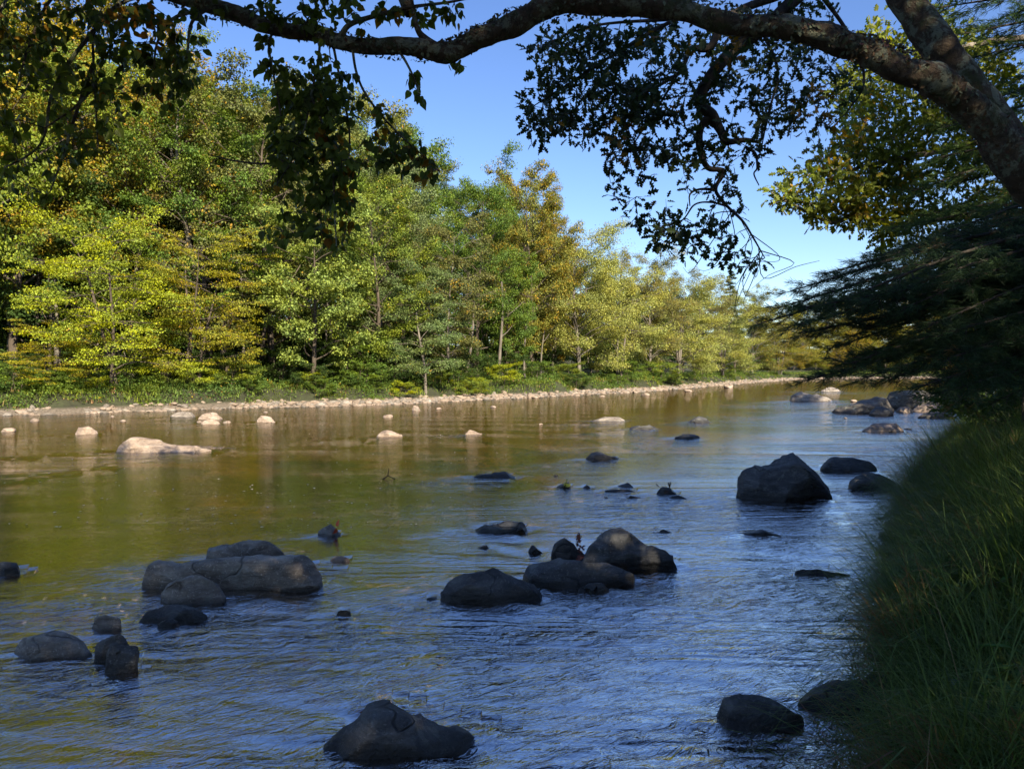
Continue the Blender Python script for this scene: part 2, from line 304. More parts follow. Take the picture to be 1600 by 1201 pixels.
# ---- rocks are listed first because the water piles up a little round them
ROCKS = [
 # name, label, group, silhouette, front base y, depth/width ratio, blockiness, material
 ('boulder', 'largest dark wedge-shaped boulder with a peaked top, out in the rapid near the right bank', None, [(1150,770),(1158,735),(1185,727),(1202,730),(1222,714),(1250,700),(1266,704),(1284,738),(1298,764)], 784, .75, 2.0, 'D'),
 ('rock', 'long flat dark rock just behind the wedge-shaped boulder', None, [(1282,727),(1290,718),(1330,716),(1360,721),(1371,731)], 737, .5, 2.4, 'D'),
 ('rock', 'grey rock touching the grassy bank, right of the wedge-shaped boulder', None, [(1326,752),(1345,738),(1370,739),(1388,747),(1407,762)], 766, .6, 2.2, 'D'),
 ('rock', 'small pointed dark rock alone in mid river', None, [(914,713),(930,706),(938,705),(950,709),(967,714)], 719, .5, 2.0, 'D'),
 ('rock', 'low brown rock barely awash in mid river, left of the small pointed dark rock', None, [(738,744),(752,740),(775,737),(790,738),(806,742)], 748, .5, 2.2, 'D'),
 ('rock', 'low rock with a brown tip, leftmost of the small dark rocks in the blue riffle', None, [(922,656),(945,652),(962,652),(977,656)], 659, .5, 2.0, 'M'),
 ('rock', 'smooth oval dark rock in the blue riffle, middle one of the small rocks', None, [(981,668),(992,664),(1010,663),(1028,669)], 671, .5, 2.0, 'D'),
 ('rock', 'blocky dark rock in the blue riffle, the farthest right of the small ones', None, [(1074,656),(1083,651),(1102,652),(1109,656)], 660, .5, 2.8, 'D'),
 ('rock', 'rounded dark rock in the blue riffle, the nearest of the small ones', None, [(1052,682),(1066,678),(1082,678),(1096,683)], 686, .5, 2.1, 'D'),
 ('rock', 'long slim smooth dark rock lying across the green reflections', None, [(726,828),(745,824),(765,819),(795,815),(816,815),(827,821)], 835, .35, 2.2, 'D'),
 ('boulder', 'broad dark rounded boulder at the left end of the middle rock group', None, [(689,928),(700,908),(725,897),(748,892),(778,894),(812,905),(830,913),(846,924)], 947, .6, 2.3, 'D'),
 ('boulder', 'long flat-topped dark boulder in the middle rock group, leaning under the humped one', None, [(819,896),(832,879),(865,873),(905,874),(940,878),(968,886),(988,898)], 920, .5, 2.5, 'D'),
 ('boulder', 'humped dark boulder with a notched right shoulder, tallest of the middle rock group', None, [(912,862),(922,847),(940,837),(956,829),(968,826),(981,829),(995,842),(1008,852),(1022,853),(1037,857),(1048,870),(1057,884)], 895, .5, 2.3, 'D'),
 ('rock', 'knobbly rock holding dead oak leaves beside the humped boulder', None, [(862,862),(868,846),(880,839),(892,843),(900,856),(915,866),(930,876)], 880, .5, 2.4, 'D'),
 ('rock', 'small dark triangular rock in front of the middle rock group', None, [(903,920),(920,911),(933,908),(950,912),(955,919)], 929, .6, 2.0, 'D'),
 ('rock', 'small dark knobbly rock left of the rock holding dead oak leaves', None, [(818,859),(828,852),(842,851),(852,859)], 865, .7, 2.2, 'D'),
 ('rock', 'tiny dark rock left of the small knobbly one behind the middle group', None, [(743,855),(757,849),(769,856)], 858, .7, 2.0, 'D'),
 ('rock', 'tiny dark rock at the left foot of the broad rounded boulder', None, [(666,933),(678,927),(692,933)], 937, .7, 2.0, 'D'),
 ('boulder', 'big smooth grey boulder with an upturned horn, nearest the viewer', None, [(490,1195),(500,1166),(530,1150),(555,1137),(566,1120),(566,1106),(580,1101),(605,1104),(630,1119),(655,1138),(690,1146),(730,1150),(749,1160)], 1205, .62, 2.3, 'D'),
 ('boulder', 'dark oval boulder in the near rapid by the weedy bank', None, [(1106,1106),(1130,1090),(1160,1086),(1195,1088),(1232,1099),(1259,1126)], 1148, .5, 2.2, 'D'),
 ('boulder', 'brown slab half under the overhanging grass at the near bank', None, [(1248,1092),(1275,1076),(1310,1064),(1350,1058),(1400,1060),(1440,1075)], 1122, .5, 2.4, 'D'),
 ('rock', 'flat black rock awash at the foot of the near bank', None, [(1281,1163),(1305,1157),(1330,1156),(1348,1163)], 1168, .5, 2.0, 'D'),
 ('boulder', 'long grey log-shaped boulder with a cracked left end', None, [(226,905),(231,884),(243,878),(262,880),(284,884),(296,878),(340,872),(400,868),(445,870),(475,869),(492,879),(501,900)], 924, .20, 4.0, 'M'),
 ('boulder', 'mottled grey boulder just behind the long log-shaped boulder', None, [(318,866),(325,855),(345,851),(366,848),(384,840),(410,843),(428,850),(447,862)], 878, .5, 2.3, 'M'),
 ('boulder', 'domed brown-grey boulder in front of the long log-shaped boulder', None, [(248,928),(262,910),(285,901),(305,899),(330,908),(352,931)], 947, .42, 2.1, 'M'),
 ('rock', 'low slaty rock awash below the domed boulder', None, [(216,962),(230,952),(255,946),(285,946),(320,956)], 978, .6, 2.2, 'D'),
 ('rock', 'small black rock at the lower edge of the slaty awash rock', None, [(243,976),(255,968),(270,966),(284,973)], 985, .6, 2.0, 'D'),
 ('boulder', 'pale brown flat-topped boulder at the lower left', None, [(23,1010),(30,995),(55,990),(82,989),(110,998),(135,1010),(149,1020)], 1034, .6, 2.6, 'M'),
 ('rock', 'upright dark rock leaning behind the pointed slate slab at the lower left', None, [(147,1012),(155,1000),(172,992),(192,986),(204,993)], 1036, .5, 2.2, 'D'),
 ('rock', 'pointed slate slab standing on edge at the lower left', None, [(166,1030),(170,1008),(180,1003),(200,1006),(217,1008)], 1055, .5, 3.0, 'D'),
 ('rock', 'small angular rock with a pale flat top, above the pointed slate slab', None, [(144,970),(152,962),(170,961),(188,966)], 988, .6, 2.6, 'M'),
 ('rock', 'dark rock cut by the left edge of the view', None, [(-30,890),(-10,879),(20,878),(36,888)], 902, .6, 2.2, 'D'),
 ('rock', 'small round rock with a red leaf on it', None, [(496,832),(504,822),(515,819),(527,822),(534,832)], 839, .7, 2.2, 'M'),
 ('rock', 'tiny pale pebble-like rock behind the log-shaped boulder', None, [(516,872),(526,866),(538,866),(547,872)], 878, .7, 2.1, 'T'),
 ('boulder', 'long sunlit tan boulder with a peaked left end and low tail, far out at left', None, [(182,702),(190,690),(201,685),(211,682),(225,685),(242,691),(262,697),(285,699),(310,698),(327,702)], 708, .35, 2.2, 'T'),
 ('rock', 'sunlit rock alone in the water left of the long tan boulder', None, [(116,675),(124,667),(137,665),(146,669),(152,676)], 679, .6, 2.6, 'T'),
 ('rock', 'low pinkish sunlit rock in mid river', None, [(588,680),(597,673),(608,671),(629,679)], 683, .5, 2.0, 'T'),
 ('rock', 'small pale sunlit rock right of the low pinkish one', None, [(724,677),(734,671),(742,673),(753,677)], 679, .5, 2.0, 'T'),
 ('rock', 'long low grey rock off the far gravel shore', None, [(267,650),(275,644),(297,644),(306,651)], 652, .5, 2.8, 'M'),
 ('rock', 'sunlit humped rock off the far gravel shore, above a smaller pale one', None, [(310,652),(317,645),(329,643),(347,652)], 656, .6, 2.4, 'T'),
 ('rock', 'smaller pale rock just in front of the sunlit humped one', None, [(315,660),(322,656),(335,655),(343,660)], 663, .6, 2.0, 'T'),
 ('rock', 'sunlit rock with a small stone beside it, right of the humped pair', None, [(401,657),(408,650),(418,649),(428,657)], 660, .6, 2.6, 'T'),
 ('rock', 'upright narrow pink rock off the far shore', None, [(643,641),(647,632),(651,630),(657,641)], 642, .8, 2.2, 'T'),
 ('boulder', 'brown boulder with a tail far upstream in the blue water', None, [(1236,622),(1238,614),(1250,611),(1266,615),(1278,618),(1302,625)], 627, .4, 2.4, 'M'),
 ('boulder', 'big dark lichen-covered boulder at the left end of the upstream rock pile', None, [(1299,643),(1320,633),(1340,629),(1352,622),(1375,617),(1388,624),(1393,640)], 646, .5, 2.2, 'L'),
 ('rock', 'small brown rock at the foot of the lichen-covered boulder', None, [(1358,642),(1370,636),(1385,636),(1395,643)], 650, .6, 2.2, 'D'),
 ('boulder', 'large brown slab topping the upstream rock pile', None, [(1386,630),(1392,614),(1405,609),(1425,609),(1438,613),(1455,612),(1475,616),(1492,627)], 638, .4, 2.4, 'L'),
 ('rock', 'small round tan rock in the upstream rock pile', None, [(1402,640),(1407,634),(1418,633),(1426,641)], 645, .6, 2.2, 'T'),
 ('rock', 'pale tan wedge of rock in the middle of the upstream rock pile', None, [(1427,639),(1437,632),(1455,632),(1474,639)], 644, .5, 2.2, 'T'),
 ('rock', 'mossy flat rock lowest in the upstream rock pile', None, [(1437,650),(1455,643),(1480,641),(1489,647)], 654, .5, 2.2, 'L'),
 ('rock', 'grey rock under the large brown slab of the rock pile', None, [(1420,628),(1428,620),(1440,621),(1452,630)], 635, .6, 2.3, 'M'),
 ('rock', 'dark rock at the bank end of the upstream rock pile', None, [(1474,636),(1490,628),(1510,631),(1524,638)], 643, .5, 2.3, 'D'),
 ('rock', 'dark cube-like rock behind the upstream rock pile', None, [(1474,614),(1480,608),(1490,607),(1497,613)], 619, .7, 2.8, 'D'),
 ('boulder', 'smooth tan boulder with a dark right end, below the upstream rock pile', None, [(1348,672),(1365,664),(1385,660),(1403,660),(1413,667)], 675, .5, 2.3, 'T'),
 ('rock', 'tiny dark rock beside the smooth tan boulder', None, [(1410,671),(1418,667),(1427,671)], 672, .6, 2.0, 'D'),
 ('rock', 'grey rock tucked in the grass under the upstream bank', None, [(1486,680),(1500,668),(1515,664),(1534,674)], 686, .6, 2.3, 'D'),
 ('rock', 'brown rock with a yellow leaf at its foot', None, [(868,758),(876,752),(886,751),(894,758)], 762, .7, 2.2, 'M'),
 ('rock', 'long low dark rock right of the yellow leaf', None, [(944,765),(955,761),(975,763),(997,768)], 769, .4, 2.0, 'D'),
 ('rock', 'small dark rock behind the long low one, right of the yellow leaf', None, [(962,760),(972,755),(983,754),(994,760)], 762, .6, 2.2, 'D'),
 ('rock', 'thin black rock awash, nearest of the cluster right of the yellow leaf', None, [(973,778),(985,775),(998,775),(1010,779)], 780, .5, 2.0, 'D'),
 ('rock', 'pointed mossy dark rock with dead leaves on top', None, [(1022,769),(1034,761),(1041,758),(1050,765),(1060,770)], 773, .6, 2.2, 'D'),
 ('rock', 'flat black rock just below the pointed mossy one', None, [(1039,778),(1050,775),(1065,775),(1077,779)], 781, .6, 2.2, 'D'),
 ('rock', 'tiny flat dark rock right of the humped boulder', None, [(1012,831),(1027,828),(1040,828),(1057,831)], 833, .5, 2.0, 'D'),
 ('rock', 'low dark smooth rock awash below the wedge-shaped boulder', None, [(1150,834),(1165,829),(1195,827),(1227,832)], 840, .4, 2.0, 'D'),
 ('rock', 'brown streak of rock barely breaking the rapid by the grassy bank', None, [(1242,892),(1265,889),(1300,893),(1336,902)], 903, .4, 2.0, 'D'),
 ('rock', 'small slaty rock awash right of the long log-shaped boulder', None, [(519,960),(532,951),(542,951),(553,959)], 965, .6, 2.2, 'D'),
 ('rock', 'reddish rock far upstream beyond the brown tailed boulder', None, [(1283,610),(1292,606),(1303,604),(1313,610)], 612, .6, 2.0, 'M'),
 ('rock', 'mossy pebble-size rock between the yellow leaf and the long low rock', None, [(903,761),(912,757),(920,758),(928,761)], 763, .6, 2.0, 'D'),
]
MATS = {'D': ROCKD, 'M': ROCKM, 'T': ROCKT, 'L': ROCKL}
RC = []
def rock(name, label, group, sil, by, dr, blk, mk_, seed):
    rng = np.random.default_rng(seed)
    sil = np.array(sil, float)
    w_px = sil[-1, 0]-sil[0, 0]; f0 = onz(sil[:, 0].mean(), by); Df = f0[1]
    wid = w_px/F*Df; dep = wid*dr; Dc = Df+dep*.5; half = dep*.5
    P = np.array([at(a, b, Dc) for a, b in sil]); X0 = (P[0, 0]+P[-1, 0])/2
    bot = -.3 if Df < 14 else -.25
    xs = np.r_[P[0, 0]-.04*wid, P[:, 0], P[-1, 0]+.04*wid]; zs = np.r_[bot, np.maximum(P[:, 2], .0), bot]
    big = by > 860 or w_px > 100
    nu, nv = (90, 56) if big else (44, 28)
    u = (1-np.cos(np.linspace(0, PI, nu)))/2
    X = xs[0]+(xs[-1]-xs[0])*u; T = np.interp(X, xs, zs)
    # soften the silhouette slightly
    T[1:-1] = (T[:-2]+4*T[1:-1]+T[2:])/6
    Wd = half*np.maximum(1-np.abs(2*u-1)**2.6, 0)**.5*(1+.14*np.sin(u*7+seed))
    t = np.linspace(0, PI, nv); e = 2/blk
    ct = np.sign(np.cos(t))*np.abs(np.cos(t))**e; st = np.abs(np.sin(t))**e
    sk = rng.uniform(-.25, .25)+.3*(0 if big else .1)
    Yc = ct[None, :]*-1*Wd[:, None]; Z = bot+(T[:, None]-bot)*st[None, :]
    if blk >= 3.5: Yc = Yc*(1-.30*np.clip((.62*T[:, None]-Z)/np.maximum(T[:, None], .05), 0, 1))
    Yc = Yc+sk*half*st[None, :]*(T[:, None] > 0)
    V = np.stack([np.repeat(X[:, None]-X0, nv, 1), Yc, Z], 2).reshape(-1, 3)
    hz = max(T.max(), .02); s0 = max(wid, dep)
    # chip with planes
    G = V.reshape(nu, nv, 3); Nn = nrm(np.cross(np.gradient(G, axis=0), np.gradient(G, axis=1))).reshape(-1, 3)
    K = (34 if big else 12) if blk < 3.5 else 14; sd_ = V[rng.choice(len(V), K, replace=False)]*np.array([1, 1, 1.4]); Vq = V*np.array([1, 1, 1.4])
    jit = rng.normal(0, .0, (len(V), 3)); cl = np.argmin(((Vq[:, None]-sd_[None])**2).sum(2), 1)
    for k in range(K if blk < 3.5 else 0):
        q_ = cl == k
        if q_.sum() < 4: continue
        c_ = V[q_].mean(0); n_ = Nn[q_].mean(0); ln_ = np.linalg.norm(n_)
        if ln_ < .2: continue
        n_ /= ln_; V[q_] += n_[None]*(((c_-V[q_])@n_)*.8)[:, None]
    G = V.reshape(nu, nv, 3); G[1:-1, 1:-1] = .5*G[1:-1, 1:-1]+.125*(G[:-2, 1:-1]+G[2:, 1:-1]+G[1:-1, :-2]+G[1:-1, 2:]); V = G.reshape(-1, 3)
    for k in range((7 if big else 3) if blk < 3.5 else 1):
        n = rng.normal(size=3)*np.array([.8, 1.2, .45]); n[1] = -abs(n[1]) if k % 3 else n[1]; n /= np.linalg.norm(n)
        c = np.array([0, 0, hz*.3]); h = np.quantile((V-c)@n, rng.uniform(.86, .97))
        ex = np.maximum((V-c)@n-h, 0); V = V-n*(ex*.97)[:, None]
    fr = (2.2 if blk < 3.5 else 3.4)/s0; amp = (.045 if blk < 3.5 else .055)*min(hz*1.0+.04, s0*.5)
    sv = Vector((seed*3.1, seed*1.7, 0))
    for i in range(len(V)):
        q = Vector(V[i])*fr+sv
        d = mnoise.fractal(q*1.3, 1.0, 2.0, 4)*1.1+.6*abs(mnoise.noise(q*3.1))
        if big:
            c1_ = mnoise.cell(q*2.6+Vector((mnoise.noise(q*2)*.6, mnoise.noise(q*2+Vector((5, 5, 5)))*.6, 0))); d += 0
            d += .3*mnoise.noise(q*8)+.16*mnoise.noise(q*20)-.5*max(0, .12-abs(mnoise.noise(q*1.6+Vector((3, 1, 7)))))*4
        V[i, 1] += d*amp*.9; V[i, 2] += d*amp*(1 if V[i, 2] > 0 else .2); V[i, 0] += amp*.5*mnoise.noise(q*2.3+Vector((9, 9, 9)))
    i, j = np.meshgrid(np.arange(nu-1), np.arange(nv-1), indexing='ij'); i = i.ravel(); j = j.ravel()
    fc = np.stack([i*nv+j, (i+1)*nv+j, (i+1)*nv+j+1, i*nv+j+1], 1)
    o = mk(name, [(V, fc, 0)], MATS[mk_], label=label, cat='boulder' if name == 'boulder' else 'rock', group=group)
    o.location = (X0, Dc, 0); RC.append((X0, Dc, wid/2, half, hz)); return o
for i, r in enumerate(ROCKS): rock(*r, seed=11+i*7)

# ---- water
x, y, f = polar(.35, 420, 430, np.concatenate([np.linspace(-rad(38), rad(38), 760), np.linspace(rad(38), 2*PI-rad(38), 150)[1:-1]]))
P2 = np.stack([x, y], 1); r_ = np.hypot(x, y)
FLOW = np.array([-.5, -.86])       # the river runs towards the viewer
chop = np.clip(.5+.55*wob(P2, .33, 1.7)+.35*wob(P2, .9, 5.1), .08, 1)
dl_ = pdist(P2, RB)
chop *= np.clip(2.0-dl_/3.0, .22, 1.75)
zw = np.zeros(len(x))
s_along = P2@FLOW; s_cross = P2@np.array([.86, -.5])
for lam, am, th, ph in ((2.6, .010, .3, 0), (1.7, .008, -.5, 2), (1.05, .006, .8, 1), (.7, .0045, -.2, 4), (.48, .003, 1.2, 3)):
    k = 2*PI/lam; d = s_along*math.cos(th)+s_cross*math.sin(th)
    fade = np.clip(1.5-r_*.018/lam*4, 0, 1)
    zw += am*np.sin(k*d+ph+1.6*np.sin(s_cross*1.3/lam*.8+ph)+1.1*np.sin(s_along*.7/lam+2*ph))*chop*fade
for (rx, ry, a_, b_, hz) in RC:
    dx = (x-rx); dy = (y-ry); near = (np.abs(dx) < 6*a_+2) & (np.abs(dy) < 6*a_+2)
    q = np.stack([dx[near], dy[near]], 1); al = q@FLOW; cr = q@np.array([.86, -.5]); rr = max(a_, b_)
    wake = np.exp(-np.maximum(al, 0)/(3.5*rr))*np.exp(-(np.abs(cr)/(rr*(1+.35*np.maximum(al, 0)/rr)))**4)*(al > -rr*1.3)
    chop[near] = np.clip(chop[near]+1.0*wake, 0, 1.6)
    vv = np.abs(cr)-rr*.8-.3*np.maximum(al, 0)
    zw[near] += .03*min(1, rr*2)*np.exp(-(vv/(.12+.1*rr))**2)*np.exp(-np.maximum(al, 0)/(2.5*rr))*(al > -rr)*np.sin(al*9/(.3+rr))
m = M_('river_water'); g = m.a('ShaderNodeNewGeometry'); pos = g.outputs['Position']; at_ = m.a('ShaderNodeAttribute', attribute_name='chop').outputs['Fac']
rot = m.a('ShaderNodeMapping', {'Vector': pos, 'Rotation': (0, 0, rad(-30)), 'Scale': (1, 1, 1)}).outputs[0]
str_ = m.a('ShaderNodeMapping', {'Vector': rot, 'Scale': (.6, 1.25, 1)}).outputs[0]
w1 = m.noise(str_, 2.2, 2, .5, .8); w2 = m.noise(str_, 7.5, 3, .55, 1.3); w3 = m.noise(str_, 24, 3, .55, 1.0)
patch = m.rng(m.noise(m.a('ShaderNodeMapping', {'Vector': pos, 'Scale': (.3, 1.7, 1)}).outputs[0], .4, 4, .65, .8), .36, .64, .2, 1.5)
amp = m.math('MULTIPLY', at_, patch)
crest = m.math('SUBTRACT', 1.0, m.math('ABSOLUTE', m.math('MULTIPLY', m.math('SUBTRACT', w2, .5), 4.0)))
h = m.math('ADD', m.math('MULTIPLY', w1, .024), m.math('ADD', m.math('MULTIPLY', w2, .014), m.math('MULTIPLY', crest, .0062)))
nm = m.bump(m.math('ADD', m.math('MULTIPLY', h, amp), m.math('MULTIPLY', w3, m.math('ADD', .0026, m.math('MULTIPLY', amp, .0032)))), 1.0)
gl = m.a('ShaderNodeBsdfGlossy', {'Color': (1, 1, 1, 1), 'Roughness': .015, 'Normal': nm})
df = m.a('ShaderNodeBsdfDiffuse', {'Color': (.014, .012, .004, 1)})
tp = m.a('ShaderNodeBsdfTransparent', {'Color': (.58, .43, .19, 1)})
body = m.a('ShaderNodeMixShader', {0: .88, 1: df.outputs[0], 2: tp.outputs[0]})
fr = m.a('ShaderNodeFresnel', {'IOR': 1.333, 'Normal': nm})
mx = m.a('ShaderNodeMixShader', {0: m.math('MINIMUM', m.math('MULTIPLY', fr.outputs[0], .85), .58), 1: body.outputs[0], 2: gl.outputs[0]})
WATER = m.fin(mx.outputs[0])
wo = mk('river_water', [(np.stack([x, y, zw], 1), f, 0)], WATER, kind='structure')
at2 = wo.data.attributes.new('chop', 'FLOAT', 'POINT'); at2.data.foreach_set('value', chop.astype(np.float32))

# ------------------------------------------------------------------ shore stones
def stone_mesh(seed, mat):
    bm = bmesh.new(); bmesh.ops.create_icosphere(bm, subdivisions=3, radius=1); rng = np.random.default_rng(seed)
    V = np.array([v.co[:] for v in bm.verts])
    for k in range(8):
        n = rnd_dirs(1, rng)[0]; hh = rng.uniform(.55, .85); ex = np.maximum(V@n-hh, 0); V = V-n*(ex*.9)[:, None]
    V *= np.array([1, rng.uniform(.6, .85), rng.uniform(.4, .65)])
    for i, v in enumerate(bm.verts):
        q = Vector(V[i]); v.co = q*(1+.12*mnoise.noise(q*1.7+Vector((seed, 0, 0)))+.05*mnoise.noise(q*5+Vector((seed, 0, 0))))
    me = bpy.data.meshes.new('stone'); bm.to_mesh(me); bm.free(); me.materials.append(mat)
    me.polygons.foreach_set('use_smooth', np.full(len(me.polygons), True)); return me
STONES = [stone_mesh(i+3, ROCKT if i % 3 else ROCKM) for i in range(6)]
def bank_points(n, line, d0, d1, t0, t1, rng, power=1.0, side=1):
    """points beside a bank line, distance d inland; t along the line by segment index"""
    t = t0+(t1-t0)*rng.random(n)**power; i = np.clip(t.astype(int), 0, len(line)-2); fr_ = t-i
    a = line[i]; b = line[i+1]; p = a+(b-a)*fr_[:, None]; nn = nrm(np.stack([-(b-a)[:, 1], (b-a)[:, 0]], 1))*side
    d = d0+(d1-d0)*rng.random(n); return p+nn*d[:, None], d
rng = np.random.default_rng(5)
pts, d = bank_points(170, LB, -.8, 1.3, 3.6, 9.4, rng)
for k, (px_, py_) in enumerate(pts[ground_z(pts) < .25]):
    o = bpy.data.objects.new('shore_stone', STONES[k % 6]); C.objects.link(o)
    s = rng.uniform(.10, .26)*(1+py_/160); zz = max(ground_z(np.array([[px_, py_]]))[0], -.08)
    o.location = (px_, py_, zz+s*.18); o.scale = (s, s, s*rng.uniform(.8, 1.2)); o.rotation_euler = (rng.uniform(-.2, .2), rng.uniform(-.2, .2), rng.uniform(0, 6.3))
    tag(o, 'pale sunlit stone lying in the gravel strip along the far shore', 'stone', 'stones strewn along the far shore')
# stones standing clear in the shallows, one by one in the photograph
SH = [(50,659,22,'small sunlit stone in the shallows below the left end of the far gravel'),(8,675,26,'pale stone in the shallows at the left edge of the view'),(190,659,14,'tiny pale stone left of the two grey shore rocks'),
      (175,652,10,'tiny stone close under the far gravel at left'),(310,660,10,'pebble-size stone touching the left of the humped pair of rocks'),(352,661,14,'low tan stone right of the humped pair of rocks'),(414,645,10,'small pale stone behind the sunlit rock with a stone beside it'),
      (426,660,8,'small stone at the right foot of the sunlit rock off the far shore'),(604,652,18,'low brown stone awash midway to the far shore'),(685,640,12,'small stone near the upright narrow pink rock'),(770,637,14,'low stone off the far shore right of the upright pink rock'),
      (1008,618,16,'pale stone off the sunny grass point'),(1075,612,14,'pale stone off the far gravel where the river bends'),(1140,606,18,'light stone near the far bend of the river'),(835,622,12,'small pale stone at the edge of the middle gravel strip'),(940,620,10,'small stone just off the gravel below the forked tree'),
      (1335,628,14,'dark stone between the tailed boulder and the rock pile'),(1322,654,9,'tiny dark stone in the water left of the lichen-covered boulder'),(868,744,8,'tiny dark stone above the brown rock with the yellow leaf'),(947,778,6,'tiny black stone left of the thin awash rock'),(845,664,9,'low brown stone in mid river beyond the pointed dark rock')]
for px_, py_, w_, lb_ in SH:
    c = onz(px_, py_); s = w_/F*c[1]/2; o = bpy.data.objects.new('stone', STONES[[1, 2, 4, 5][px_ % 4]]); C.objects.link(o)
    o.location = (c[0], c[1]+s*.5, s*.12); o.scale = (s, s, s*.9); o.rotation_euler = (0, 0, (px_ % 7)*.3-.9); tag(o, lb_, 'stone', 'loose stones in the water')
# uncounted gravel
def scatter_stones(name, n, line, d0, d1, t0, t1, smin, smax, mats, seed, side=1):
    rng = np.random.default_rng(seed); pts, d = bank_points(n, line, d0, d1, t0, t1, rng, side=side)
    bm = bmesh.new(); bmesh.ops.create_icosphere(bm, subdivisions=1, radius=1); T = np.array([v.co[:] for v in bm.verts]); FT = np.array([[v.index for v in f_.verts] for f_ in bm.faces]); bm.free()
    pts = pts[ground_z(pts) < .27]; n = len(pts); zz = ground_z(pts); s = (smin+(smax-smin)*rng.random(n)**2)*(1+np.maximum(pts[:, 1], 0)/150)
    a = rng.uniform(0, 6.3, n); V = T[None]*(1+rng.uniform(-.25, .25, (n, len(T), 1)))*np.stack([s, s*rng.uniform(.6, 1, n), s*rng.uniform(.35, .6, n)], 1)[:, None, :]
    c_, s_ = np.cos(a)[:, None], np.sin(a)[:, None]; Vx = V[..., 0]*c_-V[..., 1]*s_; Vy = V[..., 0]*s_+V[..., 1]*c_
    V = np.stack([Vx+pts[:, :1], Vy+pts[:, 1:], V[..., 2]+(zz+s*.15)[:, None]], 2).reshape(-1, 3)
    fa = (FT[None]+(np.arange(n)*len(T))[:, None, None]).reshape(-1, 3); h_ = n//2*len(FT)
    k = np.where(fa[:, 0]//len(T) % 3 == 0)[0]; k2 = np.where(fa[:, 0]//len(T) % 3 != 0)[0]
    return mk(name, [(V, fa[k2], 0), (V, fa[k], 1)], mats, kind='stuff', label=None, cat='gravel')
o = scatter_stones('gravel', 15000, LB, -.9, 2.3, 4.1, 13.5, .04, .19, [ROCKT, ROCKM], 9); o['label'] = 'pale sunlit gravel strip along the far shore'
o = scatter_stones('gravel', 900, RB, -.5, .35, 6.5, 12, .05, .2, [ROCKD, ROCKM], 19, side=1); o['label'] = 'dark wet stones along the foot of the near grassy bank'
o = scatter_stones('river_pebbles', 2600, RB, .3, 12, 5.2, 9.2, .03, .12, [ROCKM, ROCKT], 29, side=1); o['label'] = 'pebbles on the river bed seen through the shallow water'; o['category'] = 'pebbles'

# ------------------------------------------------------------------ grass
def blades(P, zb, L, wdt, lean, bend, rng, outdir=None, segs=4, mat=0):
    n = len(P); az = rng.uniform(0, 2*PI, n)
    D = np.stack([np.cos(az), np.sin(az)], 1)
    if outdir is not None: D = nrm(D+outdir)
    th = np.abs(rng.normal(0, lean, n)); kap = bend*rng.uniform(.3, 1.5, n)
    c = np.stack([P[:, 0], P[:, 1], zb], 1); side = np.stack([-D[:, 1], D[:, 0], np.zeros(n)], 1)
    rows = []
    for s in range(segs+1):
        t = s/segs; w_ = wdt*(1-t**1.6)*.5+wdt*.03; rows += [c-side*w_[:, None], c+side*w_[:, None]]
        a = np.minimum(th+kap*t, 2.6); c = c+np.stack([D[:, 0]*np.sin(a), D[:, 1]*np.sin(a), np.cos(a)], 1)*(L/segs)[:, None]
    k = 2*(segs+1); V = np.stack(rows, 1).reshape(-1, 3)
    ft = np.array([[2*s, 2*s+1, 2*s+3, 2*s+2] for s in range(segs)])
    return (V, (ft[None]+(np.arange(n)*k)[:, None, None]).reshape(-1, 4), mat)
rng = np.random.default_rng(21)
# near bank: tussocks
def tussocks(ntuft, per, t0, t1, d0, d1, Ls, wd, rng, power=1.0):
    c, d = bank_points(ntuft, RB, d0, d1, t0, t1, rng, power, side=-1)
    keep = np.hypot(c[:, 0], c[:, 1]) > 2.1
    c = c[keep]; n = len(c)*per; base = np.repeat(c, per, 0)+rng.normal(0, .06, (n, 2)); LL = np.repeat(rng.uniform(.6, 1.25, len(c)), per)*rng.uniform(*Ls, n)
    seg_out = np.array([-.86, .5]); od = np.repeat(seg_out[None]*rng.uniform(0, 1.3, (len(c), 1)), per, 0)+np.repeat(rng.normal(0, .5, (len(c), 2)), per, 0)
    return blades(base, ground_z(base)-.02, LL, np.full(n, wd)*rng.uniform(.6, 1.3, n), .35, 2.3, rng, od)
gb = [tussocks(420, 30, 5.6, 9.6, -.1, .22, (.5, 1.0), .007, rng), tussocks(70, 120, 5.6, 8.8, -.05, .9, (.85, 1.3), .008, rng), tussocks(130, 60, 5.6, 9.3, .3, 3, (.7, 1.15), .008, rng), tussocks(700, 34, 5.3, 8.2, -.05, 1.9, (.35, .9), .0085, rng),
      tussocks(1300, 34, 6.3, 9.3, -.05, 3.2, (.35, .95), .011, rng),
      tussocks(1500, 26, 8.8, 11.2, 0, 5, (.35, .9), .022, rng),
      tussocks(600, 18, 11, 14, 0, 6, (.4, 1.0), .06, rng)]
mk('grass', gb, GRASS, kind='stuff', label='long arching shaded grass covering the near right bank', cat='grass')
# dry straw stems among it
c, d = bank_points(900, RB, -.05, 2.4, 5.5, 9, rng, side=-1); c = c[np.hypot(c[:, 0], c[:, 1]) > 1.9]
STRAW = leaf_mat('straw', gold=(.32, .24, .12), fixed=(.22, .17, .08, .3), trans=.2)
mk('dry_grass', [blades(c, ground_z(c), rng.uniform(.5, 1.1, len(c)), np.full(len(c), .006), .35, 1.5, rng, np.tile([-.6, .3], (len(c), 1)), segs=7)], STRAW, kind='stuff', label='dry straw stems arching over the near grass', cat='dry grass')
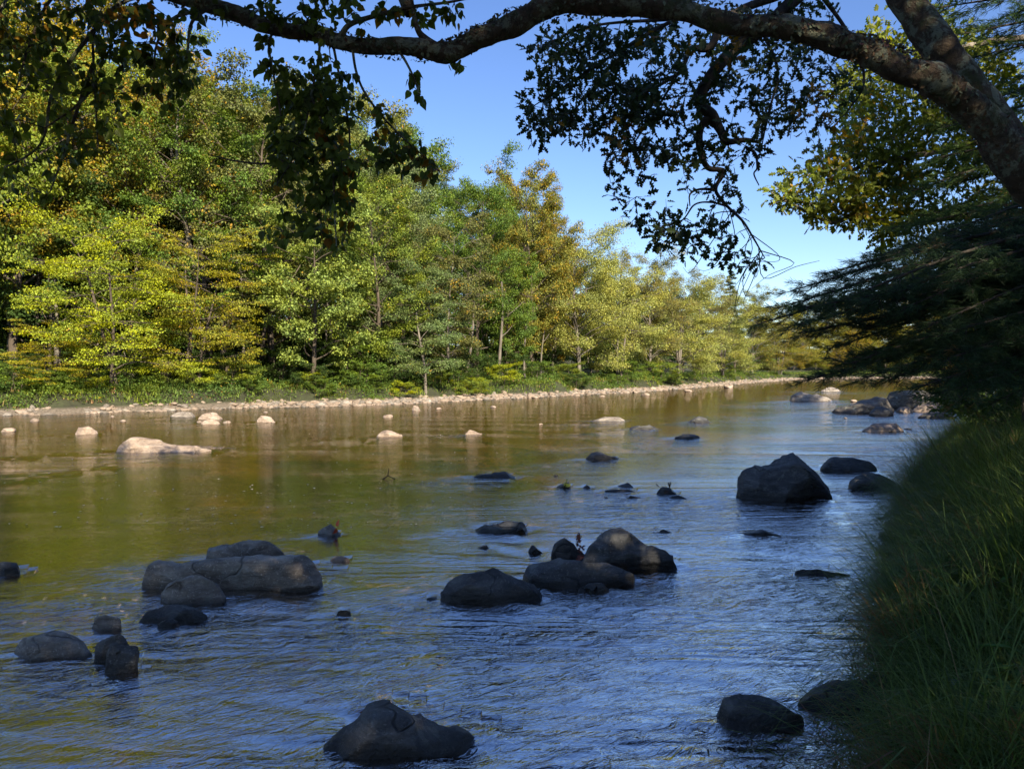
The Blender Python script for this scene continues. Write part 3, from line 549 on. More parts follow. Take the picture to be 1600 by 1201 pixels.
# far bank grass
c, d = bank_points(80000, LB, .5, 7.5, 3.2, 13, rng)
c = c[ground_z(c) > .13+.08*wob(c, .7, 3)]
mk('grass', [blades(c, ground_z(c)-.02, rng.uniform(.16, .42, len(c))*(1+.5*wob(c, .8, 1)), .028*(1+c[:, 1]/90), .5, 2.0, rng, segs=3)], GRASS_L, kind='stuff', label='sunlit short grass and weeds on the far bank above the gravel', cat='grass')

c, d = bank_points(9000, LB, .6, 9, 3.0, 13, rng); c = c[ground_z(c) > .2]; n = 16; q = np.repeat(c, n, 0)+rng.normal(0, .22, (len(c)*n, 2)); hh = np.repeat(rng.uniform(.15, .5, len(c))*(1.1+wob(c, 1.1, 3)), n)
mk('ground_cover', place(RHOMB, np.stack([q[:, 0], q[:, 1], ground_z(q)+hh*rng.uniform(.2, 1, len(q))], 1), rnd_dirs(len(q), rng)*np.array([1, 1, .5]), nrm(rng.normal(0, .5, (len(q), 3))+np.array([0, 0, .8])), rng.uniform(.07, .14, len(q))), leaf_mat('far_herbs', fixed=(.10, .165, .03, .06)), smooth=False, kind='stuff', label='low leafy undergrowth along the far bank', cat='ground cover')
# ------------------------------------------------------------------ trees
def tree_geo(seed, H=16, cb=.22, cr=4.5, prof='round', nb=34, sub=6, leaves=80, lsize=.16, flat=.45, rc=.75, up=.45, droop=0., tr=.22, lean=(0, 0), fork=False, bare=0.0, cl0=.5, stems=1):
    """returns (wood batches, leaf batches) with the foot at the origin"""
    rng = np.random.default_rng(seed); wood = []; LP = []; LD = []; LN = []
    for st in range(stems):
        off = np.array([0, 0, 0.]) if stems == 1 else np.r_[rng.normal(0, .25, 2), 0]
        ln = np.array(lean, float)+ (rng.normal(0, .12, 2) if stems > 1 else 0)
        nz = 14; zz = np.linspace(0, H*(1 if st == 0 else rng.uniform(.75, .95)), nz); ph = rng.uniform(0, 6, 4)
        tx = ln[0]*zz*(zz/H)**.3+.04*H*(np.sin(zz/H*5+ph[0])-math.sin(ph[0]))*(zz/H); ty = ln[1]*zz*(zz/H)**.3+.04*H*(np.sin(zz/H*4+ph[1])-math.sin(ph[1]))*(zz/H)
        tp = np.stack([tx, ty, zz], 1)+off; rr = tr*(1-zz/H)**.8*(1 if st == 0 else .8)+.015; rr[0] *= 1.35
        wood += tube(tp, rr, 8, .12, seed)
        n_ = nb//stems
        for i in range(n_):
            t = cb+(1-cb)*((i+rng.uniform(0, 1))/n_); z0 = H*t*.98; u = (t-cb)/(1-cb)
            if prof == 'round': R_ = cr*(math.sin(PI*min(1, .28+u*.52)))**.42
            elif prof == 'tall': R_ = cr*(.45+.6*math.sin(PI*(.15+u*.75)))
            elif prof == 'cone': R_ = cr*(1-u)**.8+.2
            elif prof == 'wide': R_ = cr*(1-.25*u**4)
            else: R_ = cr
            az = i*2.4+rng.uniform(-.5, .5); R_ *= rng.uniform(.6, 1.15)*(1+.28*math.sin(az*2+u*5+ph[3])*math.sin(u*9+ph[2]))
            base = np.array([np.interp(z0, tp[:, 2], tp[:, 0]), np.interp(z0, tp[:, 2], tp[:, 1]), z0])
            ua = up*(1-.2*u)+rng.uniform(-.26, .26) + (1.3*max(0, u-.6))
            nseg = 7; s = np.linspace(0, 1, nseg)
            bp = base+np.stack([np.cos(az+.35*np.sin(s*3+ph[2]+i))*R_*s, np.sin(az+.35*np.sin(s*3+ph[2]+i))*R_*s, R_*(ua*s-droop*s*s)+.05*R_*np.sin(s*6+i)], 1)
            br = max(.012, tr*.34*(1-u*.6))*(1-s*.85)
            wood += tube(bp, br, 5, 0, cap=False)
            for k in range(sub):
                s1 = cl0+(1-cl0)*(k+rng.uniform(0, 1))/sub; j = s1*(nseg-1); j0 = int(min(j, nseg-2)); q = bp[j0]+(bp[j0+1]-bp[j0])*(j-j0)
                a2 = az+rng.choice([-1, 1])*rng.uniform(.3, 1.1); l2 = R_*rng.uniform(.12, .38)*(1.25-s1*.5)
                e = q+np.array([math.cos(a2)*l2, math.sin(a2)*l2, l2*rng.uniform(-.1, .5)-droop*l2])
                mid = (q+e)/2+rng.normal(0, .05*l2+.01, 3)
                wood += tube([q, mid, e], [.02, .014, .006], 4, 0, cap=False)
                if rng.random() < bare: continue
                nL = int(leaves*rng.uniform(.5, 1.4)); r1 = rc*rng.uniform(.6, 1.3)*(1-.35*max(0, u-.6))
                g = rnd_dirs(nL, rng)*(rng.random((nL, 1))**.45); g[:, 2] = np.where(g[:, 2] < 0, g[:, 2]*.6, g[:, 2])
                gg = g*np.array([r1, r1, r1*flat]); gg[:, 2] -= droop*.6*(g[:, 0]**2+g[:, 1]**2)*r1
                LP.append(e+gg); nn = g*.6+np.array([0, 0, .75])+rng.normal(0, .45, (nL, 3)); LN.append(nn)
                LD.append(g*np.array([1, 1, .2])+rng.normal(0, .6, (nL, 3))-np.array([0, 0, .25+droop]))
    LP = np.concatenate(LP); LN = np.concatenate(LN); LD = np.concatenate(LD)
    leaf = place(RHOMB, LP, LD, nrm(LN), lsize*rng.uniform(.7, 1.3, len(LP)))
    return wood, leaf
PROTO = {}
def proto(key, barkm=None, **kw):
    w_, l_ = tree_geo(**kw); PROTO[key] = (w_, l_, float(np.quantile(l_[0][0][:, 2], .998)), barkm or BARK)
proto('broad1', seed=1, H=16, cb=.08, cr=4.8, prof='round', nb=40, sub=10, leaves=110, lsize=.17, flat=.7, rc=.85, up=.6)
proto('broad2', seed=2, H=16, cb=.10, cr=4.2, prof='tall', nb=42, sub=9, leaves=115, lsize=.15, flat=.8, rc=.85, up=.7)
proto('broad3', seed=3, H=14, cb=.1, cr=5.0, prof='round', nb=34, sub=10, leaves=90, lsize=.24, flat=.65, rc=.95, up=.5)
proto('tall1', seed=4, H=20, cb=.2, cr=3.9, prof='tall', nb=36, sub=9, leaves=85, lsize=.17, rc=.9, flat=.8, up=.8)
proto('thin', seed=5, H=20, cb=.3, cr=3.0, prof='tall', nb=40, sub=6, leaves=38, lsize=.18, rc=.7, up=.9, bare=.45, barkm=BARKP)
proto('layer', seed=6, H=10.5, cb=.1, cr=5.2, prof='round', nb=44, sub=9, leaves=80, lsize=.15, flat=.26, rc=.9, up=.32, droop=.22, tr=.15, stems=2, cl0=.25)
proto('willow', seed=7, H=11, cb=.14, cr=5.0, prof='round', nb=50, sub=13, leaves=100, lsize=.125, flat=.9, rc=.75, up=.75, droop=.15, tr=.2, barkm=BARKP)
proto('willow2', seed=8, H=9.5, cb=.06, cr=4.8, prof='wide', nb=51, sub=12, leaves=95, lsize=.13, flat=.8, rc=.75, up=.6, droop=.25, tr=.14, stems=3, barkm=BARKP)
proto('birch', seed=9, H=12, cb=.12, cr=3.3, prof='round', nb=42, sub=9, leaves=85, lsize=.15, flat=.6, rc=.75, up=.55, droop=.25, tr=.13, barkm=BARKP)
proto('shrub', seed=10, H=3.2, cb=.03, cr=2.0, prof='wide', nb=22, sub=6, leaves=55, lsize=.14, flat=.6, rc=.5, up=.6, tr=.04, stems=3)
proto('spruce', seed=12, H=14, cb=.1, cr=2.6, prof='cone', nb=60, sub=5, leaves=70, lsize=.14, flat=.25, rc=.5, up=-.15, droop=.1, tr=.16)
PM = {}
def tree(key, px_, Y, top_py, label, col, group=None, name='tree', rz=None, wscale=1.0, X=None, H=None, cat='tree'):
    w_, l_, H0, bk = PROTO[key]
    if key not in PM:
        a = mk('trunk', w_, bk); b = mk('crown', l_, LEAF, smooth=False); PM[key] = (a.data, b.data)
        bpy.data.objects.remove(a); bpy.data.objects.remove(b)
    Xw = (px_-800)/F*Y if X is None else X
    z0 = float(ground_z(np.array([[Xw, Y]]))[0])-.05
    Hh = (z_at(top_py, Y)-z0) if H is None else H
    root = empty(name, (Xw, Y, z0), label, cat, group); s = Hh/H0; root.scale = (s*wscale, s*wscale, s)
    root.rotation_euler = (0, 0, (px_*1.7+Y) % 6.28 if rz is None else rz)
    for nm_, me in (('trunk', PM[key][0]), ('crown', PM[key][1])):
        o = bpy.data.objects.new(nm_, me); C.objects.link(o); o.parent = root; o.color = col
    return root
# colours: albedo + how far the leaves have turned
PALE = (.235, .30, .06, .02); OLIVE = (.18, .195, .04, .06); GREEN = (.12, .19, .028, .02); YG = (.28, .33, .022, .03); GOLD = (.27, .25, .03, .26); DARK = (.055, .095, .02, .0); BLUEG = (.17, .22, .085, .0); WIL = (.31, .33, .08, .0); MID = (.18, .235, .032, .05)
TR = [
 ('layer', 175, 36.8, 335, 'spreading beech-like tree with level tiers of bright yellow-green leaves over the far bank at left', YG, 1.0, 0.4),
 ('layer', 300, 39.5, 355, 'layered tree with yellowed upper tiers just right of the tiered yellow-green tree', (.25, .25, .02, .14), .9, 2.1),
 ('layer', 80, 35.2, 500, 'low tree of golden-yellow leaves hanging over the far bank at left', (.30, .29, .02, .2), 1.35, 4.0),
 ('broad3', 490, 43, 300, 'broad pale green tree with a thick trunk and low side limb, left of centre', PALE, 1.0, 1.0),
 ('broad1', 425, 48, 112, 'tall pale green tree behind the hanging leaves left of centre', (.15, .17, .05, .1), .9, 2.0),
 ('broad1', 590, 47, 285, 'rounded green tree right of the broad pale tree with the forked trunk', MID, .9, 3.0),
 ('birch', 665, 47.5, 400, 'light green drooping tree reaching down to the far bank in the centre', (.15, .21, .07, .02), 1.1, 4.0),
 ('broad2', 632, 54, 190, 'tall grey-green tree with its top against the sky left of the gap', BLUEG, .85, 5.0),
 ('broad1', 560, 56, 160, 'tall olive tree partly behind the hanging leaf cluster', OLIVE, .8, 0.0),
 ('broad2', 745, 55, 240, 'green tree with a pointed top right of the grey-green one', GREEN, .85, 1.2),
 ('broad1', 830, 60, 262, 'tree with a yellowing crown top against the sky', (.18, .19, .035, .22), .72, 2.7),
 ('broad2', 868, 64, 300, 'rust-tinged tree top at the right shoulder of the tall trees', (.17, .16, .03, .26), .6, .3),
 ('broad3', 790, 55.5, 400, 'mid green tree above the pale slender trunk', GREEN, .8, 1.1),
 ('willow', 905, 63, 345, 'pale silvery-green willow-like tree with a forked sunlit trunk on the grass point', WIL, 1.0, 1.4),
 ('willow2', 962, 67, 400, 'low bushy willow beside the forked one', WIL, .95, 2.4),
 ('willow', 1015, 76, 388, 'olive tree with a few orange leaves on top, right of the big willow', (.21, .21, .06, .14), .8, 3.4),
 ('willow2', 1060, 82, 430, 'pale yellow-green tree leaning out towards the river', WIL, 1.1, .7),
 ('willow', 1085, 92, 425, 'rounded pale tree where the far tree line starts to drop', (.19, .19, .06, .1), .9, 5.2),
 ('willow2', 1130, 99, 468, 'bushy pale tree with sunlit leaning trunks near the bend', WIL, 1.15, 4.1),
 ('spruce', 1148, 112, 424, 'dark spruce spike rising behind the pale trees by the bend', (.05, .075, .03, .0), .8, 0),
 ('willow', 1175, 120, 448, 'yellow-green tree next to the spruce spike', (.18, .19, .04, .15), .9, 3.1),
 ('willow2', 1215, 132, 500, 'last low sunlit tree of the far shore before the bend', (.19, .19, .04, .2), 1.3, 2.2),
 ('tall1', 20, 43, -190, 'tall gold-leaved tree at the left edge of the view', GOLD, .9, 1.0),
 ('tall1', 110, 47, -110, 'tall yellow tree behind the leaves hanging at upper left', GOLD, .8, 2.0),
 ('broad2', 205, 46, 20, 'tall green tree between the golden trees at left', MID, .8, 2.6),
 ('thin', 318, 47, 50, 'tall thin-leaved tree with bare grey twigs and a few gold leaves', (.22, .17, .04, .3), 1.0, 3.0),
 ('broad2', 262, 52, 75, 'tall golden tree left of the bare-twigged one', (.22, .19, .03, .28), .7, .9),
 ('broad1', 350, 50, 205, 'green tree below the bare-twigged tree top', (.15, .17, .05, .12), .8, 1.9),
 ('broad1', -60, 40, -120, 'green tree cut by the left edge of the view', MID, .8, 2.9),
 ('broad3', 60, 44, 205, 'dark green tree between the tall gold trees and the low golden one at left', DARK, .9, 3.9),
 ('birch', 700, 51, 330, 'slender brownish-green tree at the left of the pale slender trunk', (.13, .14, .04, .12), .9, 2.2),
 ('thin', 520, 53, 215, 'thin yellowing tree behind the hanging leaf cluster', (.2, .18, .04, .25), 1.0, 2.2),
]
for t in TR: tree(t[0], t[1], t[2]+(3.5 if t[1] > 720 else 0), t[3], t[4], t[5], wscale=t[6], rz=t[7])
# wood behind, every trunk its own tree
rng = np.random.default_rng(33); n_bg = 0
for k in range(96):
    p_, d_ = bank_points(1, LB, 9, 46, 2.7, 13.5, rng, .9); X_, Y_ = p_[0]
    if Y_ < 15: continue
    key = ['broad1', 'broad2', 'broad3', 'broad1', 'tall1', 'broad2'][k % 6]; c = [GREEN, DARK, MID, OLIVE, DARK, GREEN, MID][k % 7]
    px_ = 800+F*X_/Y_
    top = np.interp(px_, [-200, 250, 330, 420, 600, 760, 880, 960, 1080, 1200, 1500], [20, 90, 150, 140, 205, 285, 345, 400, 450, 490, 500])+rng.uniform(0, 60)
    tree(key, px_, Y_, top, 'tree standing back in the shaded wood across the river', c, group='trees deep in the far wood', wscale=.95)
for k in range(46):
    p_, d_ = bank_points(1, LB, 14, 30, 3.0, 11.5, rng); X_, Y_ = p_[0]
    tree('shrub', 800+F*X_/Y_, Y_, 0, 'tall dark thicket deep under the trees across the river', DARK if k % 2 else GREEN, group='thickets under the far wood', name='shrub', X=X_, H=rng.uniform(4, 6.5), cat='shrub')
# pale and dark trunks seen in the shade between the crowns
def bare_trunk(px_, Y, top_py, r, label, mat, lean=0., group=None, name='slender_tree', limbs=3, pale=False):
    X_ = (px_-800)/F*Y; z0 = float(ground_z(np.array([[X_, Y]]))[0])-.05; H = z_at(top_py, Y)-z0
    zz = np.linspace(0, H, 12); rng = np.random.default_rng(abs(int(px_))+3)
    pt = np.stack([lean*zz+.12*np.sin(zz*.7+px_), .1*np.sin(zz*.9), zz], 1); root = empty(name, (X_, Y, z0), label, 'tree', group)
    mk('trunk', tube(pt, np.interp(zz, [0, .4, H], [r*1.5, r, r*.45]), 10, .15, px_), mat, root)
    wd = []
    for i in range(limbs):
        j = int(5+i*2) % 11; q = pt[j]; a = rng.uniform(0, 6.3); l = rng.uniform(.8, 2.2)
        e = q+np.array([math.cos(a)*l, math.sin(a)*l*.5, l*rng.uniform(.4, 1.1)]); wd += tube([q, (q+e)/2+[0, 0, -.1], e], [r*.4, r*.25, .01], 6)
    if wd: mk('branch', wd, mat, root)
    return root
TK = [(783, 54, 440, .13, 'pale slender upright trunk in the shade right of centre', BARKP, 0.0), (728, 52, 470, .12, 'pale leaning trunk left of the slender upright one', BARKP, .10),
      (845, 60, 500, .08, 'thin curved dead trunk left of the forked willow trunk', BARKP, .08),
      (12, 41, 330, .16, 'pale straight trunk at the left edge of the far wood', BARKP, 0), (32, 42, 380, .1, 'thin pale trunk second from the left edge of the far wood', BARKP, .01),
      (92, 41, 400, .16, 'brown-grey trunk behind the golden low tree', BARKP, -.04), (345, 42.5, 420, .2, 'reddish-brown trunk at the right end of the tiered trees', BARK, .03),
      (405, 44, 440, .17, 'curved trunk leaning right, between the tiered trees and the pale tree', BARK, .13), (203, 38.2, 560, .18, 'short thick double trunk under the tiered trees', BARKP, .02),
      (455, 48, 430, .14, 'straight grey trunk left of the thick forked one', BARK, 0), (540, 49, 480, .11, 'thin trunk right of the thick forked one', BARKP, .02), (600, 50, 470, .1, 'thin pale trunk in shade left of the drooping light tree', BARKP, -.03),
      (820, 57, 470, .09, 'thin upright trunk right of the pale slender one', BARKP, .03), (150, 44, 420, .13, 'grey trunk in shade behind the tiered tree', BARKP, .02)]
for a in TK: bare_trunk(a[0], a[1]+3, a[2], a[3], a[4], a[5], a[6])
rng = np.random.default_rng(44)
for k in range(46):
    p_, d_ = bank_points(1, LB, 8, 20, 3.8, 9.6, rng); X_, Y_ = p_[0]
    bare_trunk(800+F*X_/Y_, Y_, 470-rng.uniform(0, 70), rng.uniform(.06, .15), 'slender trunk in the shade of the far wood', BARKP if k % 3 == 0 else BARK, rng.uniform(-.06, .06), 'slender shaded trunks in the far wood', limbs=2)
# shrubs along the far bank
SB = [(1250, 172, 560, MID), (1290, 173, 560, YG), (1330, 173, 558, MID), (1370, 174, 560, YG), (1410, 174, 558, MID), (1450, 174, 560, YG), (1500, 175, 560, MID), (1205, 150, 558, MID), (1130, 108, 560, MID), (-20, 35.5, 560, DARK), (55, 37, 575, MID), (440, 46, 540, DARK), (530, 47, 535, DARK), (560, 46.5, 530, GREEN), (610, 48, 545, DARK), (690, 51, 555, GREEN), (740, 54, 548, DARK), (800, 58, 550, DARK), (890, 64, 565, MID), (975, 70, 560, GREEN), (1035, 78, 562, MID), (1100, 95, 565, MID), (250, 42, 555, DARK), (370, 44, 545, DARK), (150, 40, 560, DARK), (840, 62, 560, GREEN), (1165, 118, 560, MID), (640, 52, 530, DARK), (480, 52, 520, DARK), (330, 47, 540, DARK), (30, 43, 545, DARK), (110, 45, 545, DARK), (200, 46, 545, DARK), (770, 62, 535, DARK), (850, 68, 535, DARK), (720, 58, 535, DARK), (580, 55, 530, DARK), (410, 50, 535, DARK), (930, 75, 540, DARK)]
for i, (a, b, c_, d_) in enumerate(SB):
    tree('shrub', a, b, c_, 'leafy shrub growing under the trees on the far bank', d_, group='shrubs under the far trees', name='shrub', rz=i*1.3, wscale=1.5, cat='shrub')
rng = np.random.default_rng(48)
for k in range(34):
    p_, d_ = bank_points(1, LB, 1.6, 3.6, 3.9 if k < 26 else 6.8, 6.9 if k < 26 else 9.4, rng); X_, Y_ = p_[0]
    tree('shrub', 800+F*X_/Y_, Y_, 0, 'low bush hanging over the edge of the far bank', [MID, GREEN, DARK, YG, GREEN][k % 5], group='low bushes along the edge of the far bank', name='shrub', X=X_, H=rng.uniform(.7, 1.7), wscale=1.5, cat='shrub')
# trees closing the bend and on the near bank upstream
BN = [('willow2', 1250, 168, 500), ('broad1', 1290, 178, 470), ('willow', 1330, 176, 490), ('broad3', 1375, 180, 470), ('willow2', 1420, 174, 495), ('broad1', 1460, 182, 460), ('willow', 1510, 178, 480), ('broad3', 1560, 180, 455), ('broad1', 1620, 182, 440), ('broad2', 1235, 190, 475), ('broad2', 1340, 196, 465), ('broad1', 1410, 200, 460), ('broad2', 1500, 200, 455), ('willow2', 1345, 170, 530), ('willow2', 1480, 170, 530), ('broad1', 1200, 205, 480), ('broad3', 1265, 208, 475), ('broad1', 1310, 212, 470), ('broad2', 1380, 214, 468), ('broad3', 1450, 216, 465), ('broad1', 1540, 214, 460), ('broad1', 1225, 160, 520), ('willow2', 1275, 169, 535), ('willow2', 1310, 169, 532), ('willow2', 1385, 170, 535), ('willow2', 1415, 170, 530), ('willow2', 1240, 166, 538), ('broad1', 1180, 190, 480), ('broad3', 1345, 188, 485)]
for i, (k, a, b, c_) in enumerate(BN):
    tree(k, a, b, c_, 'sunlit yellow-green tree closing the view where the river bends', [(.24, .24, .03, .12), (.21, .22, .03, .08), (.26, .22, .03, .25)][i % 3], group='trees across the bend', wscale=1.25)
RN = [('broad1', 24, 30, 12), ('broad2', 34, 44, 13), ('broad1', 48, 58, 14), ('broad3', 62, 80, 13), ('broad2', 84, 104, 14), ('broad1', 30, 35, 15)]
for i, (k, X_, Y_, H_) in enumerate(RN):
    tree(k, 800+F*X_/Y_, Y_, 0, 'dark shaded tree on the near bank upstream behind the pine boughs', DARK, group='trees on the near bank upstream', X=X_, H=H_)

# ------------------------------------------------------------------ near wood that shades the viewer's side of the river (behind and beside the viewer)
wb, lb_ = [], []
for i, (X_, Y_, H_, key) in enumerate([(7, -3, 14, 'broad1'), (3.5, -8, 15, 'broad2'), (11.5, 0, 12.5, 'broad3'), (-1.5, -12, 15, 'broad1'), (18, 7, 12, 'broad2'), (20, 15, 14, 'broad1'), (25, 22, 15, 'broad2'), (-7, -17, 14, 'broad2'), (9, -11, 17, 'broad1'), (17, -5, 13, 'broad2'), (5.3, -4.6, 13, 'broad3'), (-13, -26, 16, 'broad1')]):
    w_, l_, H0, _ = PROTO[key]; s = H_/H0; a = i*1.1; R_ = np.array([[math.cos(a), -math.sin(a), 0], [math.sin(a), math.cos(a), 0], [0, 0, 1]])
    z0 = ground_z(np.array([[X_, Y_]]))[0]
    for src, dst in ((w_, wb), (l_, lb_)):
        for b in src:
            fc_ = b[1] if src is w_ or X_ > 10 else b[1][np.random.default_rng(i).random(len(b[1])) < (.9 if X_ < 5 else .45 if X_ == 5.3 else 2)]
            dst.append((b[0]@R_.T*s+np.array([X_, Y_, z0]), fc_, 0 if src is w_ else 1))
NEARWOOD = leaf_mat('near_wood_leaves', fixed=(.05, .075, .02, .08))
mk('woods', wb+lb_, [BARK, NEARWOOD], smooth=False, kind='stuff', label='wood on the near bank round the viewpoint, shading the water', cat='woods')

# ------------------------------------------------------------------ growth of near twigs
def m1(wood): return [(b[0], b[1], 1) for b in wood]
def path_px(pp, n=6): return smooth_path([at(*p) for p in pp], n)
def colonize(skel, targets, rng, step=.12, r0=.0045, sag=.0):
    """connect targets to the nearest node, growing node list; returns wood, tips, directions"""
    nodes = np.array(skel); wood = []; tips = []; dirs = []
    targets = np.array(targets)
    d0 = np.array([np.min(np.linalg.norm(nodes-t, axis=1)) for t in targets]); order = np.argsort(d0)
    for ti in order:
        t = targets[ti]; dd = np.linalg.norm(nodes-t, axis=1); j = np.argmin(dd); a = nodes[j]; L = dd[j]
        n = max(2, int(L/step)); s = np.linspace(0, 1, n+1)[:, None]
        side = rng.normal(0, .09*L, 3)
        pth = a+(t-a)*s+side*np.sin(PI*s)+np.array([0, 0, 1.])*sag*L*np.sin(PI*s); pth[1:-1] += rng.normal(0, .012, (max(0, n-1), 3)) if n > 1 else 0
        r = r0*(1+L*1.2)
        wood += tube(pth, np.linspace(r, r0*.45, n+1), 4, cap=False); nodes = np.concatenate([nodes, pth[1:]])
        tips.append(pth); dirs.append(nrm((pth[-1]-pth[-2])[None])[0])
    return wood, tips, dirs
def ell(lst, rng):
    out = []
    for cx, cy_, rx, ry, n, Y0, Y1 in lst:
        for _ in range(n):
            a = rng.uniform(0, 6.283); r = math.sqrt(rng.random()); out.append(at(cx+rx*r*math.cos(a), cy_+ry*r*math.sin(a), rng.uniform(Y0, Y1)))
    return out
def leaves_on(tips, tmpl, per, size, hang, rng, spread=.05):
    P, D, N = [], [], []
    for pth in tips:
        L = np.linalg.norm(np.diff(pth, axis=0), axis=1).sum(); n = max(per, int(per*L/.16)); n = min(n, per*4)
        u = 1-rng.random(n)**1.3*.9; idx = u*(len(pth)-1); i0 = np.minimum(idx.astype(int), len(pth)-2); q = pth[i0]+(pth[i0+1]-pth[i0])*(idx-i0)[:, None]
        ax = nrm((pth[-1]-pth[0])[None])[0]; g = rnd_dirs(n, rng)
        P.append(q+g*spread*rng.random((n, 1))); D.append(ax*.5+g*.9+np.array([0, 0, -hang])); N.append(rnd_dirs(n, rng)+np.array([0, -.2, .5]))
    P, D, N = map(np.concatenate, (P, D, N))
    return place(tmpl, P, nrm(D), nrm(N), size*rng.uniform(.6, 1.15, len(P)))

# ---- the arching tree
rng = np.random.default_rng(51)
arch = empty('arching_tree', (4.0, 4.9, .9), 'lichen-crusted leaning tree whose thick limb arches across the top of the view', 'tree')
inv = np.array([4.0, 4.9, .9])
def loc(b, c=inv): return [(v-c, *r) for v, *r in [(q[0], q[1], q[2]) for q in b]]
main = [(1760, 900, 4.8), (1735, 600, 4.7), (1670, 385, 4.55), (1600, 272, 4.45), (1550, 207, 4.4), (1500, 160, 4.35), (1450, 124, 4.3), (1400, 98, 4.3), (1350, 80, 4.3), (1300, 65, 4.3), (1200, 42, 4.3), (1100, 20, 4.35), (1000, 5, 4.4), (900, 9, 4.45), (820, 27, 4.5), (750, 57, 4.5), (700, 78, 4.5), (640, 81, 4.5), (560, 70, 4.55), (480, 50, 4.6), (400, 32, 4.65), (320, 14, 4.7), (250, -12, 4.75), (180, -40, 4.8), (60, -70, 4.9)]
mr = [.20, .185, .15, .135, .125, .115, .108, .10, .09, .085, .08, .08, .08, .078, .074, .07, .064, .058, .055, .056, .058, .056, .048, .04, .03]
mp = path_px(main, 14); mrr = interp_r(mr, 14, len(mp))
rr = np.random.default_rng(3).normal(0, 1, len(mp)); rr = np.convolve(rr, np.ones(5)/5, 'same'); mrr = mrr*.8*(1+.12*rr)
mk('limb', loc(tube(mp+np.array([0, 0, 1])*(.02*np.sin(np.arange(len(mp))/9.)+.012*np.sin(np.arange(len(mp))/4.1))[:, None], mrr, 40, .24, 2)), BARKN, arch)
leader = path_px([(1600, 250, 4.5), (1560, 190, 4.5), (1520, 138, 4.5), (1485, 95, 4.5), (1450, 50, 4.52), (1412, 0, 4.56), (1370, -60, 4.65), (1320, -200, 4.8)], 12)
mk('trunk', loc(tube(leader, interp_r([.095, .092, .088, .086, .086, .084, .08, .06], 12, len(leader)), 32, .2, 5)), BARKN, arch)
# crusty lichen and bark flakes standing off the limb
N_ = 5200; i = rng.integers(20, len(mp)-2, N_); Tn = nrm(np.gradient(mp, axis=0))[i]; g = rnd_dirs(N_, rng); g[:, 2] += .45; g = nrm(g-Tn*np.sum(g*Tn, 1, keepdims=True))
mk('lichen', loc(place(RHOMB, mp[i]+g*(mrr[i]*rng.uniform(.95, 1.04, N_))[:, None]+Tn*rng.uniform(-.03, .03, (N_, 1)), nrm(Tn*rng.normal(0, 1, (N_, 1))+g*.35+np.cross(Tn, g)*rng.normal(0, 1, (N_, 1))), nrm(g+rng.normal(0, .5, (N_, 3))), rng.uniform(.012, .035, N_))), leaf_mat('lichen_crust', gold=(.12, .09, .05), fixed=(.17, .19, .12, .25), trans=.05, rough=.9), arch, smooth=False)
br = [[(690, 78, 4.5), (665, 62, 4.5), (652, 45, 4.5), (645, 10, 4.5), (640, -40, 4.45)], [(530, 62, 4.55), (545, 40, 4.5), (580, 27, 4.5), (640, 12, 4.5), (700, 4, 4.45), (760, -8, 4.4)],
      [(500, 62, 4.6), (497, 95, 4.55), (486, 150, 4.5), (476, 200, 4.5), (457, 247, 4.5)], [(486, 150, 4.5), (510, 210, 4.45), (520, 260, 4.45), (522, 320, 4.4), (526, 385, 4.4)],
      [(550, 70, 4.55), (556, 110, 4.5), (570, 145, 4.45), (600, 185, 4.4), (640, 225, 4.35), (684, 262, 4.3)], [(430, 45, 4.65), (420, 70, 4.6), (428, 120, 4.6), (440, 200, 4.6), (432, 300, 4.55)],
      [(520, 68, 4.6), (532, 130, 4.6), (546, 210, 4.6), (540, 300, 4.6)], [(457, 247, 4.5), (420, 256, 4.5), (370, 252, 4.5), (325, 242, 4.5)], [(625, 82, 4.5), (636, 100, 4.45), (648, 125, 4.45), (655, 150, 4.45)]]
br1 = [[(250, -12, 4.75), (190, 5, 4.7), (150, 45, 4.6), (146, 100, 4.6), (150, 170, 4.6), (153, 232, 4.6)], [(150, 45, 4.6), (110, 95, 4.5), (80, 150, 4.5), (70, 210, 4.5), (48, 240, 4.5), (-5, 268, 4.5)],
       [(320, 14, 4.7), (270, 30, 4.65), (245, 70, 4.6), (240, 130, 4.6)], [(330, 10, 4.6), (300, 35, 4.55), (293, 80, 4.5), (288, 120, 4.5)], [(180, -40, 4.8), (90, -10, 4.6), (50, 60, 4.5), (25, 140, 4.4)],
       [(146, 100, 4.6), (118, 180, 4.6), (100, 240, 4.6), (78, 300, 4.6)], [(150, 130, 4.6), (120, 165, 4.5), (70, 200, 4.4)], [(60, -70, 4.9), (10, 0, 4.5), (-30, 90, 4.3)]]
sk = []; bw = []
for b in br+br1:
    pth = path_px(b, 7); thick = .028 if b is br[0] else (.02 if b is br[1] else .009 if b in br else .013); bw += tube(pth, np.linspace(thick, .004, len(pth)), 7, .1, 4); sk.append(pth)
mk('branch', loc(bw), BARKN, arch)
skel = np.concatenate(sk)
T1 = ell([(120, 60, 130, 80, 80, 4.2, 5.1), (50, 130, 80, 90, 45, 4.2, 5), (215, 90, 75, 85, 50, 4.3, 5), (270, 120, 30, 50, 22, 4.3, 4.8), (150, 190, 70, 70, 30, 4.4, 4.9), (60, 250, 60, 70, 14, 4.4, 4.9), (90, 20, 200, 40, 60, 4.2, 5), (300, 50, 30, 45, 10, 4.4, 4.8)], rng)
